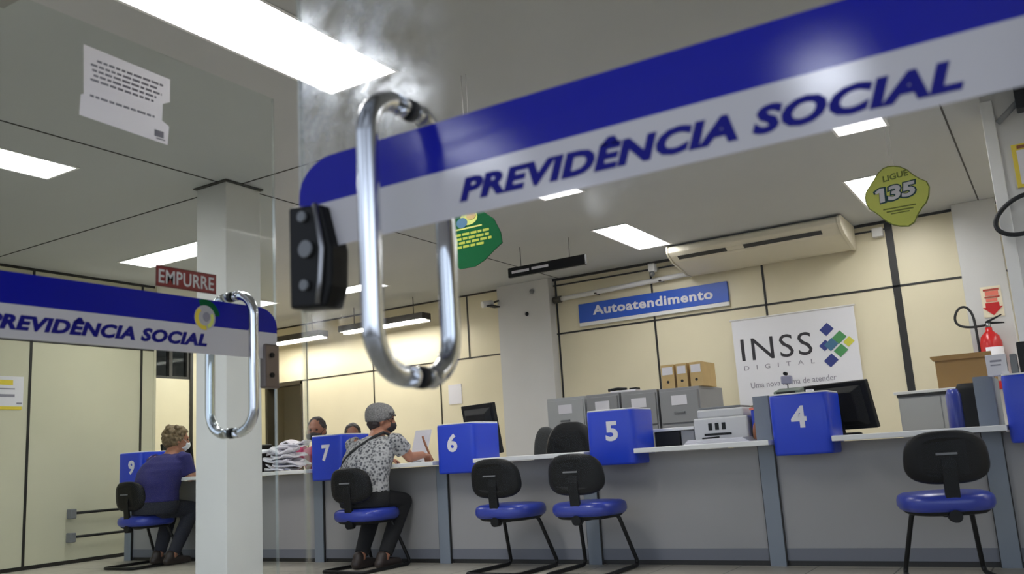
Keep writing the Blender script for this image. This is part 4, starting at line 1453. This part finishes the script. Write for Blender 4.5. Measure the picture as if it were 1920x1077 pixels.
o135 = [(-.642, 2.099), (-.593, 2.111), (-.526, 2.087), (-.471, 2.017), (-.415, 1.979), (-.433, 1.888), (-.482, 1.842), (-.526, 1.765), (-.606, 1.78), (-.653, 1.818), (-.687, 1.863), (-.734, 1.907), (-.738, 1.982), (-.697, 2.032)]
Y1 = 4.9
r = thing('hanging_sign', 'lime shield shaped LIGUE 135 sign hanging by clear strings at right', 'sign', (-.575, Y1, 1.76), group='shield shaped hanging signs')
part('rim', MB().prism(smooth_ol(o135, 1), 1, Y1, Y1 + .008), M['olive'], r)
part('board', MB().prism(outline_scale(smooth_ol(o135, 1), .965), 1, Y1 - .002, Y1 + .002), M['lime'], r)
part('lettering', text(MB(), 'LIGUE', (-.636, Y1 - .002, 2.026), (1, 0, .1), (0, 0, 1), .125, .032, 0, .03), M['olive'], r, label='olive letters LIGUE')
part('number_outline', one(text(MB(), '35', (-.633, Y1 - .002, 1.914), (1, 0, .06), (0, 0, 1), .155, .088, .1, .09), -.693, 1.911, .062, .09, Y1 - .002), M['teal'], r, label='dark teal outline of 135')
part('number', one(text(MB(), '35', (-.624, Y1 - .004, 1.922), (1, 0, .06), (0, 0, 1), .137, .074, .1, .04), -.682, 1.918, .042, .076, Y1 - .004), M['paper'], r, label='white number 135')
part('small_print', MB().box(-.655, Y1 - .0035, 1.876, -.495, Y1 - .002, 1.882).box(-.64, Y1 - .0035, 1.86, -.51, Y1 - .002, 1.867).box(-.62, Y1 - .0035, 1.848, -.53, Y1 - .002, 1.853), M['olive'], r)
for x in (-.595, -.575):
    part('string', MB().tube([(x, Y1 + .003, 2.09), (x + .005, Y1, ZC)], .0016, 6), M['white'], r)
og = [(-2.70, 1.93), (-2.67, 2.0), (-2.625, 2.043), (-2.564, 2.056), (-2.465, 2.052), (-2.447, 2.009), (-2.377, 1.952), (-2.34, 1.873), (-2.334, 1.815), (-2.389, 1.783), (-2.448, 1.742), (-2.51, 1.718), (-2.605, 1.719), (-2.64, 1.75), (-2.66, 1.8), (-2.70, 1.85)]
Y2 = 3.8
r = thing('hanging_sign', 'green shield shaped sign hanging behind the big chrome handle', 'sign', (-2.5, Y2, 1.71), group='shield shaped hanging signs')
part('board', MB().prism(og, 1, Y2, Y2 + .008), M['green'], r)
em = MB()
em.prism([(-2.53 + .055 * math.cos(2 * PI * k / 24), 1.985 + .038 * math.sin(2 * PI * k / 24)) for k in range(24)], 1, Y2 - .0015, Y2, 0)
em.prism([(-2.575 + .035 * math.cos(2 * PI * k / 20), 1.965 + .028 * math.sin(2 * PI * k / 20)) for k in range(20)], 1, Y2 - .0025, Y2, 1)
em.prism([(-2.515 + .03 * math.cos(2 * PI * k / 20), 1.993 + .02 * math.sin(2 * PI * k / 20)) for k in range(20)], 1, Y2 - .0035, Y2, 2)
part('emblem', em, [M['limel'], M['logot'], M['kraft']], r, label='pale round emblem')
ln = MB()
ln.box(-2.62, Y2 - .0015, 1.928, -2.45, Y2, 1.936, 0)
for z0, xa, xb in ((1.895, -2.63, -2.40), (1.872, -2.63, -2.41), (1.85, -2.63, -2.395), (1.828, -2.63, -2.42)):
    x = xa
    while x < xb - .02:
        l = random.uniform(.02, .05)
        ln.box(x, Y2 - .0015, z0, min(x + l, xb), Y2, z0 + .013, 1)
        x += l + .008
part('print', ln, [M['limel'], M['ygreen']], r)
for x in (-2.53, -2.50):
    part('string', MB().tube([(x, Y2 + .004, 2.05), (x, Y2, ZC)], .0016, 6), M['white'], r)

# ------------------------------------------------------------------ left wall items
r = thing('wall_notice', 'white notice with yellow heading on the left wall at the edge of the photo', 'notice', (XL, 4.4, 1.45))
part('sheet', MB().box(XL, 4.15, 1.47, XL + .006, 4.7, 1.745), M['paper'], r)
part('heading', MB().box(XL + .006, 4.2, 1.665, XL + .008, 4.60, 1.71), M['yellow'], r)
part('print', MB().box(XL + .006, 4.2, 1.625, XL + .008, 4.62, 1.635).box(XL + .006, 4.2, 1.555, XL + .008, 4.62, 1.58).box(XL + .006, 4.64, 1.49, XL + .008, 4.69, 1.505), M['ink'], r)
part('lower_strip', MB().box(XL, 4.15, 1.44, XL + .006, 4.69, 1.47), M['yellow'], r)
for z, lab in ((.465, 'upper black tube rail low on the left wall'), (.245, 'lower black tube rail low on the left wall')):
    r = thing('wall_rail', lab, 'rail', (XL + .05, 5.5, z), group='tube rails on the left wall')
    part('tube', MB().tube([(XL + .06, 5.2, z), (XL + .06, 6.08, z)], .013, 10), M['blackm'], r)
    for y in (5.2, 6.0):
        part('bracket', MB().box(XL, y - .035, z - .05, XL + .075, y + .025, z + .04), M['greyp'], r, .008)
solo('wall_paper', MB().box(-6.60, 9.232, 1.43, -6.40, 9.24, 1.675), M['paper'], 'small white framed paper on the back wall left of the grey pillar', 'notice')
solo('wall_paper', MB().box(-9.15, 10.592, 1.42, -8.95, 10.6, 1.66).move((-.75, 0, 0)), M['paper'], 'small white paper beyond the dark doorway', 'notice')
